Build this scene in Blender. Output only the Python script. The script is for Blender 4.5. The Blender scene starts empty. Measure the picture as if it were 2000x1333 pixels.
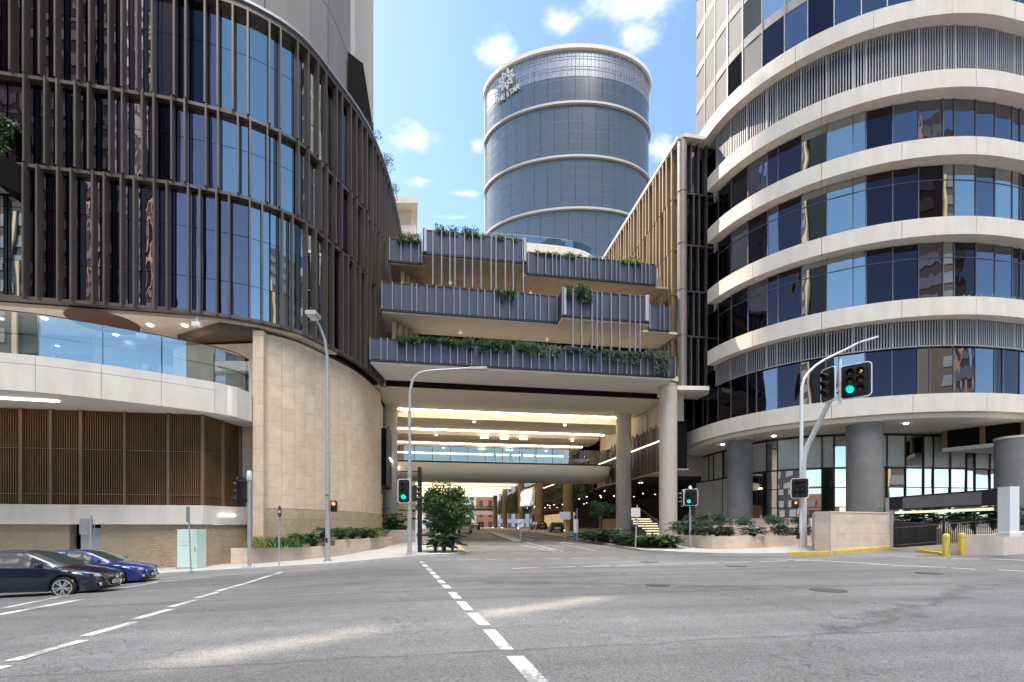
import bpy, bmesh, math, random
from mathutils import Vector, Matrix
R = math.radians
random.seed(7)
rnd = random.uniform
SC = bpy.context.scene
COL = SC.collection
TH = R(9.34); CT, ST = math.cos(TH), math.sin(TH)
F, U0, V0, CZ = 900.0, 1000.0, 1030.0, 1.6      # focal length and principal point of the 2000 px wide picture, eye height

# ---------------- camera, sky, sun, exposure ----------------
cam = bpy.data.cameras.new('camera'); camo = bpy.data.objects.new('camera', cam); COL.objects.link(camo)
camo.location = (0, 0, CZ); camo.rotation_euler = (R(90), 0, -TH)
cam.sensor_width = 36; cam.lens = 36 * F / 2000; cam.shift_y = (V0 - 666.5) / 2000
cam.clip_start = 0.1; cam.clip_end = 3000
SC.camera = camo
SUN_EL, SUN_AZ = R(52), R(-46)        # azimuth measured clockwise from +y: ahead and to the left
W = bpy.data.worlds.new('World'); SC.world = W; W.use_nodes = True
SKY_FILL = 62
def build_world():
    nt = W.node_tree; N = nt.nodes; L = nt.links; N.clear()
    out = N.new('ShaderNodeOutputWorld'); bg = N.new('ShaderNodeBackground'); bg.inputs[1].default_value = 0.105
    sky = N.new('ShaderNodeTexSky'); sky.sky_type = 'NISHITA'; sky.sun_disc = False
    sky.sun_elevation = SUN_EL; sky.sun_rotation = SUN_AZ; sky.air_density = 1.0; sky.dust_density = .5; sky.ozone_density = 1.0
    tc = N.new('ShaderNodeTexCoord')
    # clouds: soft noise lobes at fixed compass directions
    acc = None
    nz = N.new('ShaderNodeTexNoise'); nz.inputs['Scale'].default_value = 11; nz.inputs['Detail'].default_value = 9; nz.inputs['Roughness'].default_value = .62
    mp = N.new('ShaderNodeMapping'); mp.inputs['Scale'].default_value = (1, 1, 1.9)
    L.new(tc.outputs['Generated'], mp.inputs[0]); L.new(mp.outputs[0], nz.inputs['Vector'])
    for (u, v, rw, rh) in ((966, 100, .045, .035), (1100, 52, .055, .03), (1232, 68, .065, .035), (808, 272, .085, .036), (826, 353, .05, .014),
                           (935, 286, .03, .02), (1295, 288, .04, .03), (905, 378, .06, .012), (1240, 5, .14, .05), (900, 425, .09, .01)):
        d = Vector(((u - U0) / F * CT + ST, -(u - U0) / F * ST + CT, (V0 - v) / F)).normalized()
        r = Vector((CT, -ST, 0)); up = r.cross(d)
        def dot(vec, k):
            n = N.new('ShaderNodeVectorMath'); n.operation = 'DOT_PRODUCT'; n.inputs[1].default_value = vec * k
            L.new(tc.outputs['Generated'], n.inputs[0]); return n.outputs['Value']
        a = dot(r, 1 / rw); b = dot(up, 1 / rh); f = dot(d, 1)
        def m(op, x, y=None, c=None):
            n = N.new('ShaderNodeMath'); n.operation = op
            for i, q in enumerate((x, y, c)):
                if q is None: continue
                if isinstance(q, (int, float)): n.inputs[i].default_value = q
                else: L.new(q, n.inputs[i])
            return n.outputs[0]
        a = m('SUBTRACT', a, r.dot(d) / rw)
        q = m('SQRT', m('ADD', m('POWER', a, 2), m('POWER', b, 2)))
        lobe = m('MAXIMUM', m('SUBTRACT', 1, q), 0)
        lobe = m('MULTIPLY', lobe, m('GREATER_THAN', f, 0))
        acc = lobe if acc is None else m('MAXIMUM', acc, lobe)
    s = m('ADD', m('MULTIPLY', acc, 1.0), m('MULTIPLY', m('SUBTRACT', nz.outputs[0], .52), 2.2))
    mr = N.new('ShaderNodeMapRange'); mr.interpolation_type = 'SMOOTHSTEP'
    mr.inputs[1].default_value = .3; mr.inputs[2].default_value = 1.25; mr.inputs[3].default_value = 0; mr.inputs[4].default_value = .95
    pos = m('MULTIPLY', s, m('GREATER_THAN', acc, .001)); L.new(pos, mr.inputs[0])
    mix = N.new('ShaderNodeMixRGB'); mix.inputs[2].default_value = (5.6, 5.9, 6.4, 1)
    tn = N.new('ShaderNodeVectorMath'); tn.operation = 'MULTIPLY'; tn.inputs[1].default_value = (1.0, 1.10, 1.06); L.new(sky.outputs[0], tn.inputs[0])
    L.new(mr.outputs[0], mix.inputs[0]); L.new(tn.outputs[0], mix.inputs[1])
    # added fill light for the shade: unseen bright bank overhead and behind the viewer
    fill_dot = dot(Vector((.05, -.30, .95)).normalized(), 1)
    n2 = N.new('ShaderNodeTexNoise'); n2.inputs['Scale'].default_value = 2.2; n2.inputs['Detail'].default_value = 6; L.new(tc.outputs['Generated'], n2.inputs['Vector'])
    bs = m('ADD', fill_dot, m('MULTIPLY', m('SUBTRACT', n2.outputs[0], .5), .08))
    m2 = N.new('ShaderNodeMapRange'); m2.interpolation_type = 'SMOOTHSTEP'; m2.inputs[1].default_value = .885; m2.inputs[2].default_value = .98; m2.inputs[3].default_value = 0; m2.inputs[4].default_value = 1
    L.new(bs, m2.inputs[0]); mx2 = N.new('ShaderNodeMixRGB'); mx2.inputs[2].default_value = (SKY_FILL * 1.04, SKY_FILL * .965, SKY_FILL * .89, 1)
    L.new(m2.outputs[0], mx2.inputs[0]); L.new(mix.outputs[0], mx2.inputs[1])
    L.new(mx2.outputs[0], bg.inputs[0]); L.new(bg.outputs[0], out.inputs[0])
build_world()
sun = bpy.data.lights.new('sun', 'SUN'); suno = bpy.data.objects.new('sun', sun); COL.objects.link(suno)
sun.energy = 4.0; sun.angle = R(.5); sun.color = (1, .86, .70)
SD = Vector((math.sin(SUN_AZ) * math.cos(SUN_EL), math.cos(SUN_AZ) * math.cos(SUN_EL), math.sin(SUN_EL)))
suno.rotation_euler = SD.to_track_quat('Z', 'Y').to_euler(); suno.location = (0, 0, 100)
SC.view_settings.view_transform = 'Standard'; SC.view_settings.look = 'None'; SC.view_settings.exposure = 1.32; SC.view_settings.gamma = 1
SC.cycles.max_bounces = 6; SC.cycles.diffuse_bounces = 3; SC.cycles.glossy_bounces = 4; SC.cycles.transparent_max_bounces = 10
SC.cycles.caustics_reflective = False; SC.cycles.caustics_refractive = False; SC.cycles.sample_clamp_indirect = 4

# ---------------- helpers ----------------
def cw(X, D): return (X * CT + D * ST, -X * ST + D * CT)      # camera-aligned metres -> world plan
def at(u, d): return cw((u - U0) / F * d, d)                  # direction u at depth d
def ax(u, b):                                                 # world x where direction u meets the plane y = b
    k = (u - U0) / F; return b * (k * CT + ST) / (-k * ST + CT)
def sstep(x, a, b):
    t = min(1, max(0, (x - a) / (b - a))); return t * t * (3 - 2 * t)
def lerp(a, b, t): return a + (b - a) * t
def interp(tab, x):
    if x <= tab[0][0]: return tab[0][1]
    for (x0, y0), (x1, y1) in zip(tab, tab[1:]):
        if x <= x1: return y0 + (y1 - y0) * (x - x0) / (x1 - x0)
    return tab[-1][1]
LT = [(-60, -1.5), (-30, -1.15), (-20, -.95), (-13, -.72), (-8.6, -.5), (-5, -.33), (-.8, 0)]
BT = [(31, 0), (45, .3), (68, .8), (100, 1.0), (200, 1.15)]
def zg(a, b):                                                 # height of the ground
    z = interp(LT, a) * sstep(b, 4, 22) if a < -.8 else 0
    if a > 14: z += .36 * sstep(a, 14, 26) * sstep(b, 8, 18)
    return z + (interp(BT, b) if b > 31 else 0) * sstep(a, -9, -5)
def gp(u, v, dz=0):                                           # pixel direction -> point on the ground
    k = (u - U0) / F; h = (V0 - v) / F; d = 3.0
    while d < 120:
        a, b = cw(k * d, d)
        if CZ + h * d <= zg(a, b) + dz: break
        d += .03
    a, b = cw(k * d, d); return Vector((a, b, zg(a, b)))

def tag(o, label=None, cat=None, group=None, kind=None):
    if label: o['label'] = label
    if cat: o['category'] = cat
    if group: o['group'] = group
    if kind: o['kind'] = kind
    return o
def thing(name, label, cat, loc=(0, 0, 0), rz=0, group=None):
    o = bpy.data.objects.new(name, None); COL.objects.link(o); o.location = loc; o.rotation_euler = (0, 0, rz)
    o.empty_display_size = .3
    return tag(o, label, cat, group)
def woff(p):
    v = Vector((0, 0, 0))
    while p is not None: v += p.location; p = p.parent
    return v
class MB:
    def __init__(s): s.v = []; s.f = []; s.uv = []; s.m = []; s.mi = 0
    def face(s, pts, uv=None):
        i = len(s.v); s.v.extend([tuple(p) for p in pts]); s.f.append(tuple(range(i, i + len(pts)))); s.uv.append(uv); s.m.append(s.mi)
    def mesh(s, vs, fs, uvs=None):
        i = len(s.v); s.v.extend([tuple(p) for p in vs])
        for k, f in enumerate(fs):
            s.f.append(tuple(i + j for j in f)); s.uv.append(uvs[k] if uvs else None); s.m.append(s.mi)
    def box(s, x0, x1, y0, y1, z0, z1):
        s.mesh([(x0, y0, z0), (x1, y0, z0), (x1, y1, z0), (x0, y1, z0), (x0, y0, z1), (x1, y0, z1), (x1, y1, z1), (x0, y1, z1)],
               [(0, 3, 2, 1), (4, 5, 6, 7), (0, 1, 5, 4), (1, 2, 6, 5), (2, 3, 7, 6), (3, 0, 4, 7)])
    def obox(s, c, d, n, L, T, z0, z1):                       # plan box: centre c, unit dir d, unit normal n, half sizes
        P = [(c[0] + d[0] * i * L + n[0] * j * T, c[1] + d[1] * i * L + n[1] * j * T) for i, j in ((-1, -1), (1, -1), (1, 1), (-1, 1))]
        s.prism(P, z0, z1)
    def prism(s, P, z0, z1, uv=False):
        n = len(P); f0 = z0 if callable(z0) else (lambda x, y: z0); f1 = z1 if callable(z1) else (lambda x, y: z1)
        vs = [(x, y, f0(x, y)) for x, y in P] + [(x, y, f1(x, y)) for x, y in P]
        fs = [tuple(range(n - 1, -1, -1)), tuple(range(n, 2 * n))]; uvs = [None, None]; t = 0
        for i in range(n):
            j = (i + 1) % n; fs.append((i, j, n + j, n + i)); l = math.dist(P[i], P[j])
            uvs.append([(t, vs[i][2]), (t + l, vs[j][2]), (t + l, vs[n + j][2]), (t, vs[n + i][2])]); t += l
        s.mesh(vs, fs, uvs)
    def bar(s, p, q, w, h, up=(0, 0, 1)):
        p, q = Vector(p), Vector(q); d = (q - p).normalized(); up = Vector(up)
        if abs(d.dot(up)) > .98: up = Vector((0, 1, 0))
        x = d.cross(up).normalized() * w / 2; y = x.cross(d).normalized() * h / 2
        s.mesh([p - x - y, p + x - y, p + x + y, p - x + y, q - x - y, q + x - y, q + x + y, q - x + y],
               [(0, 3, 2, 1), (4, 5, 6, 7), (0, 1, 5, 4), (1, 2, 6, 5), (2, 3, 7, 6), (3, 0, 4, 7)])
    def tube(s, pts, r, n=10, caps=True):
        pts = [Vector(p) for p in pts]; m = len(pts)
        rr = r if isinstance(r, (list, tuple)) else [r] * m
        vs = []; u = None
        for i, p in enumerate(pts):
            d = (pts[min(i + 1, m - 1)] - pts[max(i - 1, 0)]).normalized()
            if u is None:
                u = d.cross(Vector((0, 0, 1)) if abs(d.z) < .95 else Vector((0, 1, 0))).normalized()
            u = (u - d * u.dot(d)).normalized(); w = d.cross(u)
            for k in range(n):
                a = 2 * math.pi * k / n; vs.append(p + (u * math.cos(a) + w * math.sin(a)) * rr[i])
        fs = [(i * n + k, i * n + (k + 1) % n, (i + 1) * n + (k + 1) % n, (i + 1) * n + k) for i in range(m - 1) for k in range(n)]
        if caps: fs += [tuple(range(n - 1, -1, -1)), tuple(range((m - 1) * n, m * n))]
        s.mesh(vs, fs)
    def lathe(s, prof, c=(0, 0, 0), n=24, axis='z', caps=True):
        vs = []
        for r, h in prof:
            for k in range(n):
                a = 2 * math.pi * k / n; x, y = r * math.cos(a), r * math.sin(a)
                p = (x, y, h) if axis == 'z' else ((x, h, y) if axis == 'y' else (h, x, y))
                vs.append((p[0] + c[0], p[1] + c[1], p[2] + c[2]))
        m = len(prof)
        fs = [(i * n + k, i * n + (k + 1) % n, (i + 1) * n + (k + 1) % n, (i + 1) * n + k) for i in range(m - 1) for k in range(n)]
        if caps: fs += [tuple(range(n - 1, -1, -1)), tuple(range((m - 1) * n, m * n))]
        s.mesh(vs, fs)
    def wall(s, path, off, th, z0, z1):                       # thick strip along a plan path, uv = arc length, z
        o = offset(path, off); q = offset(path, off - th); t = 0; n = len(path)
        for i in range(n - 1):
            l = math.dist(o[i], o[i + 1]); A, B, C, D_ = o[i], o[i + 1], q[i + 1], q[i]
            s.face([(*A, z0), (*B, z0), (*B, z1), (*A, z1)], [(t, z0), (t + l, z0), (t + l, z1), (t, z1)])
            s.face([(*D_, z1), (*C, z1), (*C, z0), (*D_, z0)], [(t, z1), (t + l, z1), (t + l, z0), (t, z0)])
            s.face([(*A, z1), (*B, z1), (*C, z1), (*D_, z1)]); s.face([(*D_, z0), (*C, z0), (*B, z0), (*A, z0)]); t += l
        for k, fl in ((0, 1), (n - 1, 0)):
            A, D_ = o[k], q[k]; P = [(*A, z0), (*A, z1), (*D_, z1), (*D_, z0)]
            s.face(P if fl else P[::-1], [(0, z0), (0, z1), (th, z1), (th, z0)])
    def islands(s, name, mat, parent, smooth, local, clean):      # each loose piece becomes a part of its own
        par = {}
        def find(k):
            while par[k] != k: par[k] = par[par[k]]; k = par[k]
            return k
        key = [tuple(round(c, 3) for c in v) for v in s.v]
        for k in key: par.setdefault(k, k)
        for f in s.f:
            a = find(key[f[0]])
            for i in f[1:]: par[find(key[i])] = a
        grp = {}
        for j, f in enumerate(s.f): grp.setdefault(find(key[f[0]]), []).append(j)
        out = []
        for js in grp.values():
            mb = MB()
            for j in js: mb.face([s.v[i] for i in s.f[j]], s.uv[j])
            out.append(mb.build(name, mat, parent, smooth, local, True))
        return out
    def build(s, name, mat, parent=None, smooth=False, local=False, clean=False, wn=False, split=False):
        if split:
            return s.islands(name, mat, parent, smooth, local, clean)
        me = bpy.data.meshes.new(name)
        off = Vector((0, 0, 0)) if local else woff(parent)
        me.from_pydata([(x - off.x, y - off.y, z - off.z) for x, y, z in s.v], [], s.f)
        if any(u is not None for u in s.uv):
            ul = me.uv_layers.new(name='UVMap'); k = 0
            for f, u in zip(s.f, s.uv):
                for j in range(len(f)):
                    if u: ul.data[k + j].uv = u[j]
                k += len(f)
        ms = mat if isinstance(mat, (list, tuple)) else [mat]
        for m_ in ms: me.materials.append(m_)
        if len(ms) > 1: me.polygons.foreach_set('material_index', s.m)
        if clean:
            b = bmesh.new(); b.from_mesh(me); bmesh.ops.remove_doubles(b, verts=b.verts, dist=1e-4)
            bmesh.ops.recalc_face_normals(b, faces=b.faces); b.to_mesh(me); b.free()
        if smooth:
            me.polygons.foreach_set('use_smooth', [True] * len(me.polygons))
        me.update()
        o = bpy.data.objects.new(name, me); COL.objects.link(o)
        if parent is not None: o.parent = parent
        if smooth and smooth != 'all':
            try:
                me.set_sharp_from_angle(angle=R(40))
            except Exception: pass
        return o
def copy_tree(o, parent=None):
    c = o.copy(); COL.objects.link(c); c.parent = parent
    for ch in list(o.children): copy_tree(ch, c)
    return c
def offset(path, d):                                          # positive = to the right of the walking direction
    out = []; n = len(path)
    for i, p in enumerate(path):
        a = path[max(i - 1, 0)]; b = path[min(i + 1, n - 1)]
        dx, dy = b[0] - a[0], b[1] - a[1]; l = math.hypot(dx, dy) or 1
        out.append((p[0] + dy / l * d, p[1] - dx / l * d))
    return out
def smooth_path(P, step=.5):
    out = []
    for i in range(len(P) - 1):
        p0 = P[max(i - 1, 0)]; p1 = P[i]; p2 = P[i + 1]; p3 = P[min(i + 2, len(P) - 1)]
        n = max(1, int(math.dist(p1, p2) / step))
        for k in range(n):
            t = k / n
            out.append(tuple(.5 * (2 * p1[j] + (p2[j] - p0[j]) * t + (2 * p0[j] - 5 * p1[j] + 4 * p2[j] - p3[j]) * t * t + (3 * p1[j] - p0[j] - 3 * p2[j] + p3[j]) * t ** 3) for j in (0, 1)))
    out.append(tuple(P[-1][:2])); return out
class Arc:                                                    # arc-length walker
    def __init__(s, path):
        s.p = path; s.c = [0]
        for a, b in zip(path, path[1:]): s.c.append(s.c[-1] + math.dist(a, b))
        s.L = s.c[-1]
    def at(s, t):
        t = min(max(t, 0), s.L - 1e-6); lo, hi = 0, len(s.c) - 1
        while hi - lo > 1:
            m = (lo + hi) // 2
            if s.c[m] <= t: lo = m
            else: hi = m
        k = (t - s.c[lo]) / (s.c[lo + 1] - s.c[lo]); a, b = s.p[lo], s.p[lo + 1]
        l = math.dist(a, b); d = ((b[0] - a[0]) / l, (b[1] - a[1]) / l)
        return (lerp(a[0], b[0], k), lerp(a[1], b[1], k)), d, (d[1], -d[0])
def sub(path, x0):                                            # helper: path points from index
    return path[x0:]
def panels(mb, path, off, th, z0, z1, ts, gap=.02, seg=1.2):  # cladding panels along a path, split at the arc lengths ts
    A = Arc(path)
    for t0, t1 in zip(ts, ts[1:]):
        t0 += gap / 2; t1 -= gap / 2; n = max(1, int((t1 - t0) / seg + .5))
        pts = []
        for k in range(n + 1):
            p, d, nn = A.at(lerp(t0, t1, k / n)); pts.append((p, nn))
        o = [(p[0] + nn[0] * off, p[1] + nn[1] * off) for p, nn in pts]; q = [(p[0] + nn[0] * (off - th), p[1] + nn[1] * (off - th)) for p, nn in pts]
        mb.prism(o + q[::-1], z0, z1)

# ---------------- materials ----------------
MATS = {}
def nd(nt, t, **k):
    n = nt.nodes.new(t)
    for a, b in k.items():
        if a in n.inputs: n.inputs[a].default_value = b
        else: setattr(n, a, b)
    return n
def mat(name, col, rough=.6, metal=0, var=.12, vscale=3, bump=0, bscale=20, spec=.5, emit=None, es=0, coat=0, streak=False):
    if name in MATS: return MATS[name]
    m = bpy.data.materials.new(name); MATS[name] = m; m.use_nodes = True; nt = m.node_tree; b = nt.nodes['Principled BSDF']; L = nt.links
    b.inputs['Base Color'].default_value = (*col, 1); b.inputs['Roughness'].default_value = rough; b.inputs['Metallic'].default_value = metal
    b.inputs['Specular IOR Level'].default_value = spec; b.inputs['Coat Weight'].default_value = coat
    tc = nd(nt, 'ShaderNodeTexCoord')
    if var:
        mp = nd(nt, 'ShaderNodeMapping'); L.new(tc.outputs['Object'], mp.inputs[0])
        if streak: mp.inputs['Scale'].default_value = (1, 1, .25)
        nz = nd(nt, 'ShaderNodeTexNoise', Scale=vscale, Detail=8.0, Roughness=.62); L.new(mp.outputs[0], nz.inputs['Vector'])
        rp = nd(nt, 'ShaderNodeMapRange'); rp.inputs[1].default_value = .25; rp.inputs[2].default_value = .75
        rp.inputs[3].default_value = 1 - var; rp.inputs[4].default_value = 1 + var; L.new(nz.outputs[0], rp.inputs[0])
        mx = nd(nt, 'ShaderNodeVectorMath', operation='SCALE'); mx.inputs[0].default_value = col; L.new(rp.outputs[0], mx.inputs['Scale'])
        L.new(mx.outputs[0], b.inputs['Base Color'])
        r2 = nd(nt, 'ShaderNodeMapRange'); r2.inputs[3].default_value = max(rough - .08, 0.02); r2.inputs[4].default_value = min(rough + .1, 1); L.new(nz.outputs[0], r2.inputs[0]); L.new(r2.outputs[0], b.inputs['Roughness'])
    if bump:
        n2 = nd(nt, 'ShaderNodeTexNoise', Scale=bscale, Detail=6.0); L.new(tc.outputs['Object'], n2.inputs['Vector'])
        bp = nd(nt, 'ShaderNodeBump', Strength=bump, Distance=.02); L.new(n2.outputs[0], bp.inputs['Height']); L.new(bp.outputs[0], b.inputs['Normal'])
    if emit: b.inputs['Emission Color'].default_value = (*emit, 1); b.inputs['Emission Strength'].default_value = es
    return m
def glass_mirror(name, col, rough=.015, warp=.25, wscale=.5, metal=1.0):
    m = bpy.data.materials.new(name); MATS[name] = m; m.use_nodes = True; nt = m.node_tree; b = nt.nodes['Principled BSDF']; L = nt.links
    b.inputs['Base Color'].default_value = (*col, 1); b.inputs['Roughness'].default_value = rough; b.inputs['Metallic'].default_value = metal
    b.inputs['IOR'].default_value = 1.9
    tc = nd(nt, 'ShaderNodeTexCoord'); mp = nd(nt, 'ShaderNodeMapping'); mp.inputs['Scale'].default_value = (1, 1, .45); L.new(tc.outputs['Object'], mp.inputs[0])
    nz = nd(nt, 'ShaderNodeTexNoise', Scale=wscale, Detail=2.0); L.new(mp.outputs[0], nz.inputs['Vector'])
    bp = nd(nt, 'ShaderNodeBump', Strength=warp, Distance=.06); L.new(nz.outputs[0], bp.inputs['Height']); L.new(bp.outputs[0], b.inputs['Normal'])
    return m
def stone_mat(name, c1, c2, bw, rh, swap=False, rough_bump=.25, mort=.012, mcol=.55, tint=.5):
    m = bpy.data.materials.new(name); MATS[name] = m; m.use_nodes = True; nt = m.node_tree; b = nt.nodes['Principled BSDF']; L = nt.links
    b.inputs['Roughness'].default_value = .85
    tc = nd(nt, 'ShaderNodeTexCoord'); src = tc.outputs['UV']
    if swap:
        sp = nd(nt, 'ShaderNodeSeparateXYZ'); cb = nd(nt, 'ShaderNodeCombineXYZ'); L.new(src, sp.inputs[0]); L.new(sp.outputs[1], cb.inputs[0]); L.new(sp.outputs[0], cb.inputs[1]); src = cb.outputs[0]
    br = nd(nt, 'ShaderNodeTexBrick'); br.inputs['Scale'].default_value = 1; br.inputs['Brick Width'].default_value = bw; br.inputs['Row Height'].default_value = rh
    br.inputs['Mortar Size'].default_value = mort; br.inputs['Mortar Smooth'].default_value = .3; br.inputs['Bias'].default_value = 0; br.offset = .37; br.offset_frequency = 2
    br.inputs['Color1'].default_value = (*c1, 1); br.inputs['Color2'].default_value = (*c2, 1); br.inputs['Mortar'].default_value = (c1[0] * mcol, c1[1] * mcol, c1[2] * mcol, 1)
    L.new(src, br.inputs['Vector'])
    nz = nd(nt, 'ShaderNodeTexNoise', Scale=1.3, Detail=9.0, Roughness=.7); L.new(tc.outputs['Object'], nz.inputs['Vector'])
    rp = nd(nt, 'ShaderNodeMapRange'); rp.inputs[1].default_value = .3; rp.inputs[2].default_value = .7; rp.inputs[3].default_value = .84; rp.inputs[4].default_value = 1.12; L.new(nz.outputs[0], rp.inputs[0])
    mx = nd(nt, 'ShaderNodeVectorMath', operation='SCALE'); L.new(br.outputs[0], mx.inputs[0]); L.new(rp.outputs[0], mx.inputs['Scale']); L.new(mx.outputs[0], b.inputs['Base Color'])
    n2 = nd(nt, 'ShaderNodeTexNoise', Scale=6.0 if rough_bump > .5 else 26.0, Detail=8.0, Roughness=.65)
    if rough_bump > .5:
        mp = nd(nt, 'ShaderNodeMapping'); mp.inputs['Scale'].default_value = (1, 1, 2.4); L.new(tc.outputs['Object'], mp.inputs[0]); L.new(mp.outputs[0], n2.inputs['Vector'])
    else: L.new(tc.outputs['Object'], n2.inputs['Vector'])
    bp = nd(nt, 'ShaderNodeBump', Strength=rough_bump, Distance=.16 if rough_bump > .5 else .02); L.new(n2.outputs[0], bp.inputs['Height'])
    b2 = nd(nt, 'ShaderNodeBump', Strength=.7, Distance=.02); b2.invert = True; L.new(br.outputs['Fac'], b2.inputs['Height']); L.new(bp.outputs[0], b2.inputs['Normal']); L.new(b2.outputs[0], b.inputs['Normal'])
    return m
def asphalt_mat():
    m = bpy.data.materials.new('asphalt'); m.use_nodes = True; nt = m.node_tree; b = nt.nodes['Principled BSDF']; L = nt.links
    b.inputs['Roughness'].default_value = .82
    tc = nd(nt, 'ShaderNodeTexCoord'); O = tc.outputs['Object']
    big = nd(nt, 'ShaderNodeTexNoise', Scale=.16, Detail=5.0); L.new(O, big.inputs['Vector'])
    r1 = nd(nt, 'ShaderNodeMapRange'); r1.inputs[1].default_value = .35; r1.inputs[2].default_value = .65; r1.inputs[3].default_value = .82; r1.inputs[4].default_value = 1.15; L.new(big.outputs[0], r1.inputs[0])
    mid = nd(nt, 'ShaderNodeTexNoise', Scale=2.2, Detail=8.0, Roughness=.7); L.new(O, mid.inputs['Vector'])
    r2 = nd(nt, 'ShaderNodeMapRange'); r2.inputs[1].default_value = .3; r2.inputs[2].default_value = .7; r2.inputs[3].default_value = .88; r2.inputs[4].default_value = 1.1; L.new(mid.outputs[0], r2.inputs[0])
    vo = nd(nt, 'ShaderNodeTexVoronoi', Scale=75.0); L.new(O, vo.inputs['Vector'])
    sp = nd(nt, 'ShaderNodeSeparateXYZ'); L.new(vo.outputs['Color'], sp.inputs[0])
    r3 = nd(nt, 'ShaderNodeMapRange'); r3.inputs[3].default_value = .55; r3.inputs[4].default_value = 1.5; L.new(sp.outputs[0], r3.inputs[0])
    def mul(x, y):
        n = nd(nt, 'ShaderNodeMath', operation='MULTIPLY'); L.new(x, n.inputs[0]); L.new(y, n.inputs[1]); return n.outputs[0]
    # paving seams and cracks: long warped lines running across the junction
    wp = nd(nt, 'ShaderNodeMapping'); wp.inputs['Rotation'].default_value = (0, 0, R(6)); wp.inputs['Scale'].default_value = (.06, 1, 1); L.new(O, wp.inputs[0])
    nz = nd(nt, 'ShaderNodeTexNoise', Scale=1.4, Detail=4.0); L.new(O, nz.inputs['Vector'])
    am = nd(nt, 'ShaderNodeVectorMath', operation='SCALE'); L.new(nz.outputs['Color'], am.inputs[0]); am.inputs['Scale'].default_value = .25
    ad = nd(nt, 'ShaderNodeVectorMath', operation='ADD'); L.new(wp.outputs[0], ad.inputs[0]); L.new(am.outputs[0], ad.inputs[1])
    ve = nd(nt, 'ShaderNodeTexVoronoi', Scale=.28); ve.feature = 'DISTANCE_TO_EDGE'; L.new(ad.outputs[0], ve.inputs['Vector'])
    c1 = nd(nt, 'ShaderNodeMapRange'); c1.inputs[1].default_value = .0; c1.inputs[2].default_value = .012; c1.inputs[3].default_value = .62; c1.inputs[4].default_value = 1; L.new(ve.outputs['Distance'], c1.inputs[0])
    vc = nd(nt, 'ShaderNodeTexVoronoi', Scale=.28); L.new(ad.outputs[0], vc.inputs['Vector']); s2 = nd(nt, 'ShaderNodeSeparateXYZ'); L.new(vc.outputs['Color'], s2.inputs[0])
    c2 = nd(nt, 'ShaderNodeMapRange'); c2.inputs[3].default_value = .84; c2.inputs[4].default_value = 1.1; L.new(s2.outputs[0], c2.inputs[0])
    a2 = nd(nt, 'ShaderNodeVectorMath', operation='SCALE'); L.new(nz.outputs['Color'], a2.inputs[0]); a2.inputs['Scale'].default_value = 2.2
    a3 = nd(nt, 'ShaderNodeVectorMath', operation='ADD'); L.new(O, a3.inputs[0]); L.new(a2.outputs[0], a3.inputs[1])
    v3 = nd(nt, 'ShaderNodeTexVoronoi', Scale=.22); v3.feature = 'DISTANCE_TO_EDGE'; L.new(a3.outputs[0], v3.inputs['Vector'])
    c3 = nd(nt, 'ShaderNodeMapRange'); c3.inputs[2].default_value = .006; c3.inputs[3].default_value = .6; c3.inputs[4].default_value = 1; L.new(v3.outputs['Distance'], c3.inputs[0])
    tm = nd(nt, 'ShaderNodeMapping'); tm.inputs['Scale'].default_value = (.05, .75, 1); tm.inputs['Rotation'].default_value = (0, 0, R(-7)); L.new(O, tm.inputs[0])
    tn = nd(nt, 'ShaderNodeTexNoise', Scale=1.0, Detail=4.0, Roughness=.6); L.new(tm.outputs[0], tn.inputs['Vector'])
    r5 = nd(nt, 'ShaderNodeMapRange'); r5.inputs[1].default_value = .35; r5.inputs[2].default_value = .65; r5.inputs[3].default_value = .82; r5.inputs[4].default_value = 1.16; L.new(tn.outputs[0], r5.inputs[0])
    pv = nd(nt, 'ShaderNodeTexVoronoi', Scale=.11); pv.distance = 'CHEBYCHEV'; pm = nd(nt, 'ShaderNodeMapping'); pm.inputs['Rotation'].default_value = (0, 0, R(24)); pm.inputs['Scale'].default_value = (1, 2.2, 1); L.new(O, pm.inputs[0]); L.new(pm.outputs[0], pv.inputs['Vector'])
    s5 = nd(nt, 'ShaderNodeSeparateXYZ'); L.new(pv.outputs['Color'], s5.inputs[0]); r6 = nd(nt, 'ShaderNodeMapRange'); r6.inputs[1].default_value = .78; r6.inputs[2].default_value = .8; r6.inputs[3].default_value = 1; r6.inputs[4].default_value = .86; L.new(s5.outputs[1], r6.inputs[0])
    sp0 = nd(nt, 'ShaderNodeTexNoise', Scale=9.0, Detail=3.0); L.new(O, sp0.inputs['Vector']); r7 = nd(nt, 'ShaderNodeMapRange'); r7.inputs[1].default_value = .68; r7.inputs[2].default_value = .76; r7.inputs[3].default_value = 1; r7.inputs[4].default_value = .6; L.new(sp0.outputs[0], r7.inputs[0])
    base5 = mul(mul(r5.outputs[0], r6.outputs[0]), r7.outputs[0])
    f = mul(mul(mul(r1.outputs[0], r2.outputs[0]), mul(r3.outputs[0], c1.outputs[0])), mul(c2.outputs[0], c3.outputs[0])); f = mul(f, base5)
    mx = nd(nt, 'ShaderNodeVectorMath', operation='SCALE'); mx.inputs[0].default_value = (.142, .143, .147); L.new(f, mx.inputs['Scale']); L.new(mx.outputs[0], b.inputs['Base Color'])
    n2 = nd(nt, 'ShaderNodeTexVoronoi', Scale=60.0); L.new(O, n2.inputs['Vector'])
    bp = nd(nt, 'ShaderNodeBump', Strength=.55, Distance=.008); L.new(n2.outputs['Distance'], bp.inputs['Height']); L.new(bp.outputs[0], b.inputs['Normal'])
    return m
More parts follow.
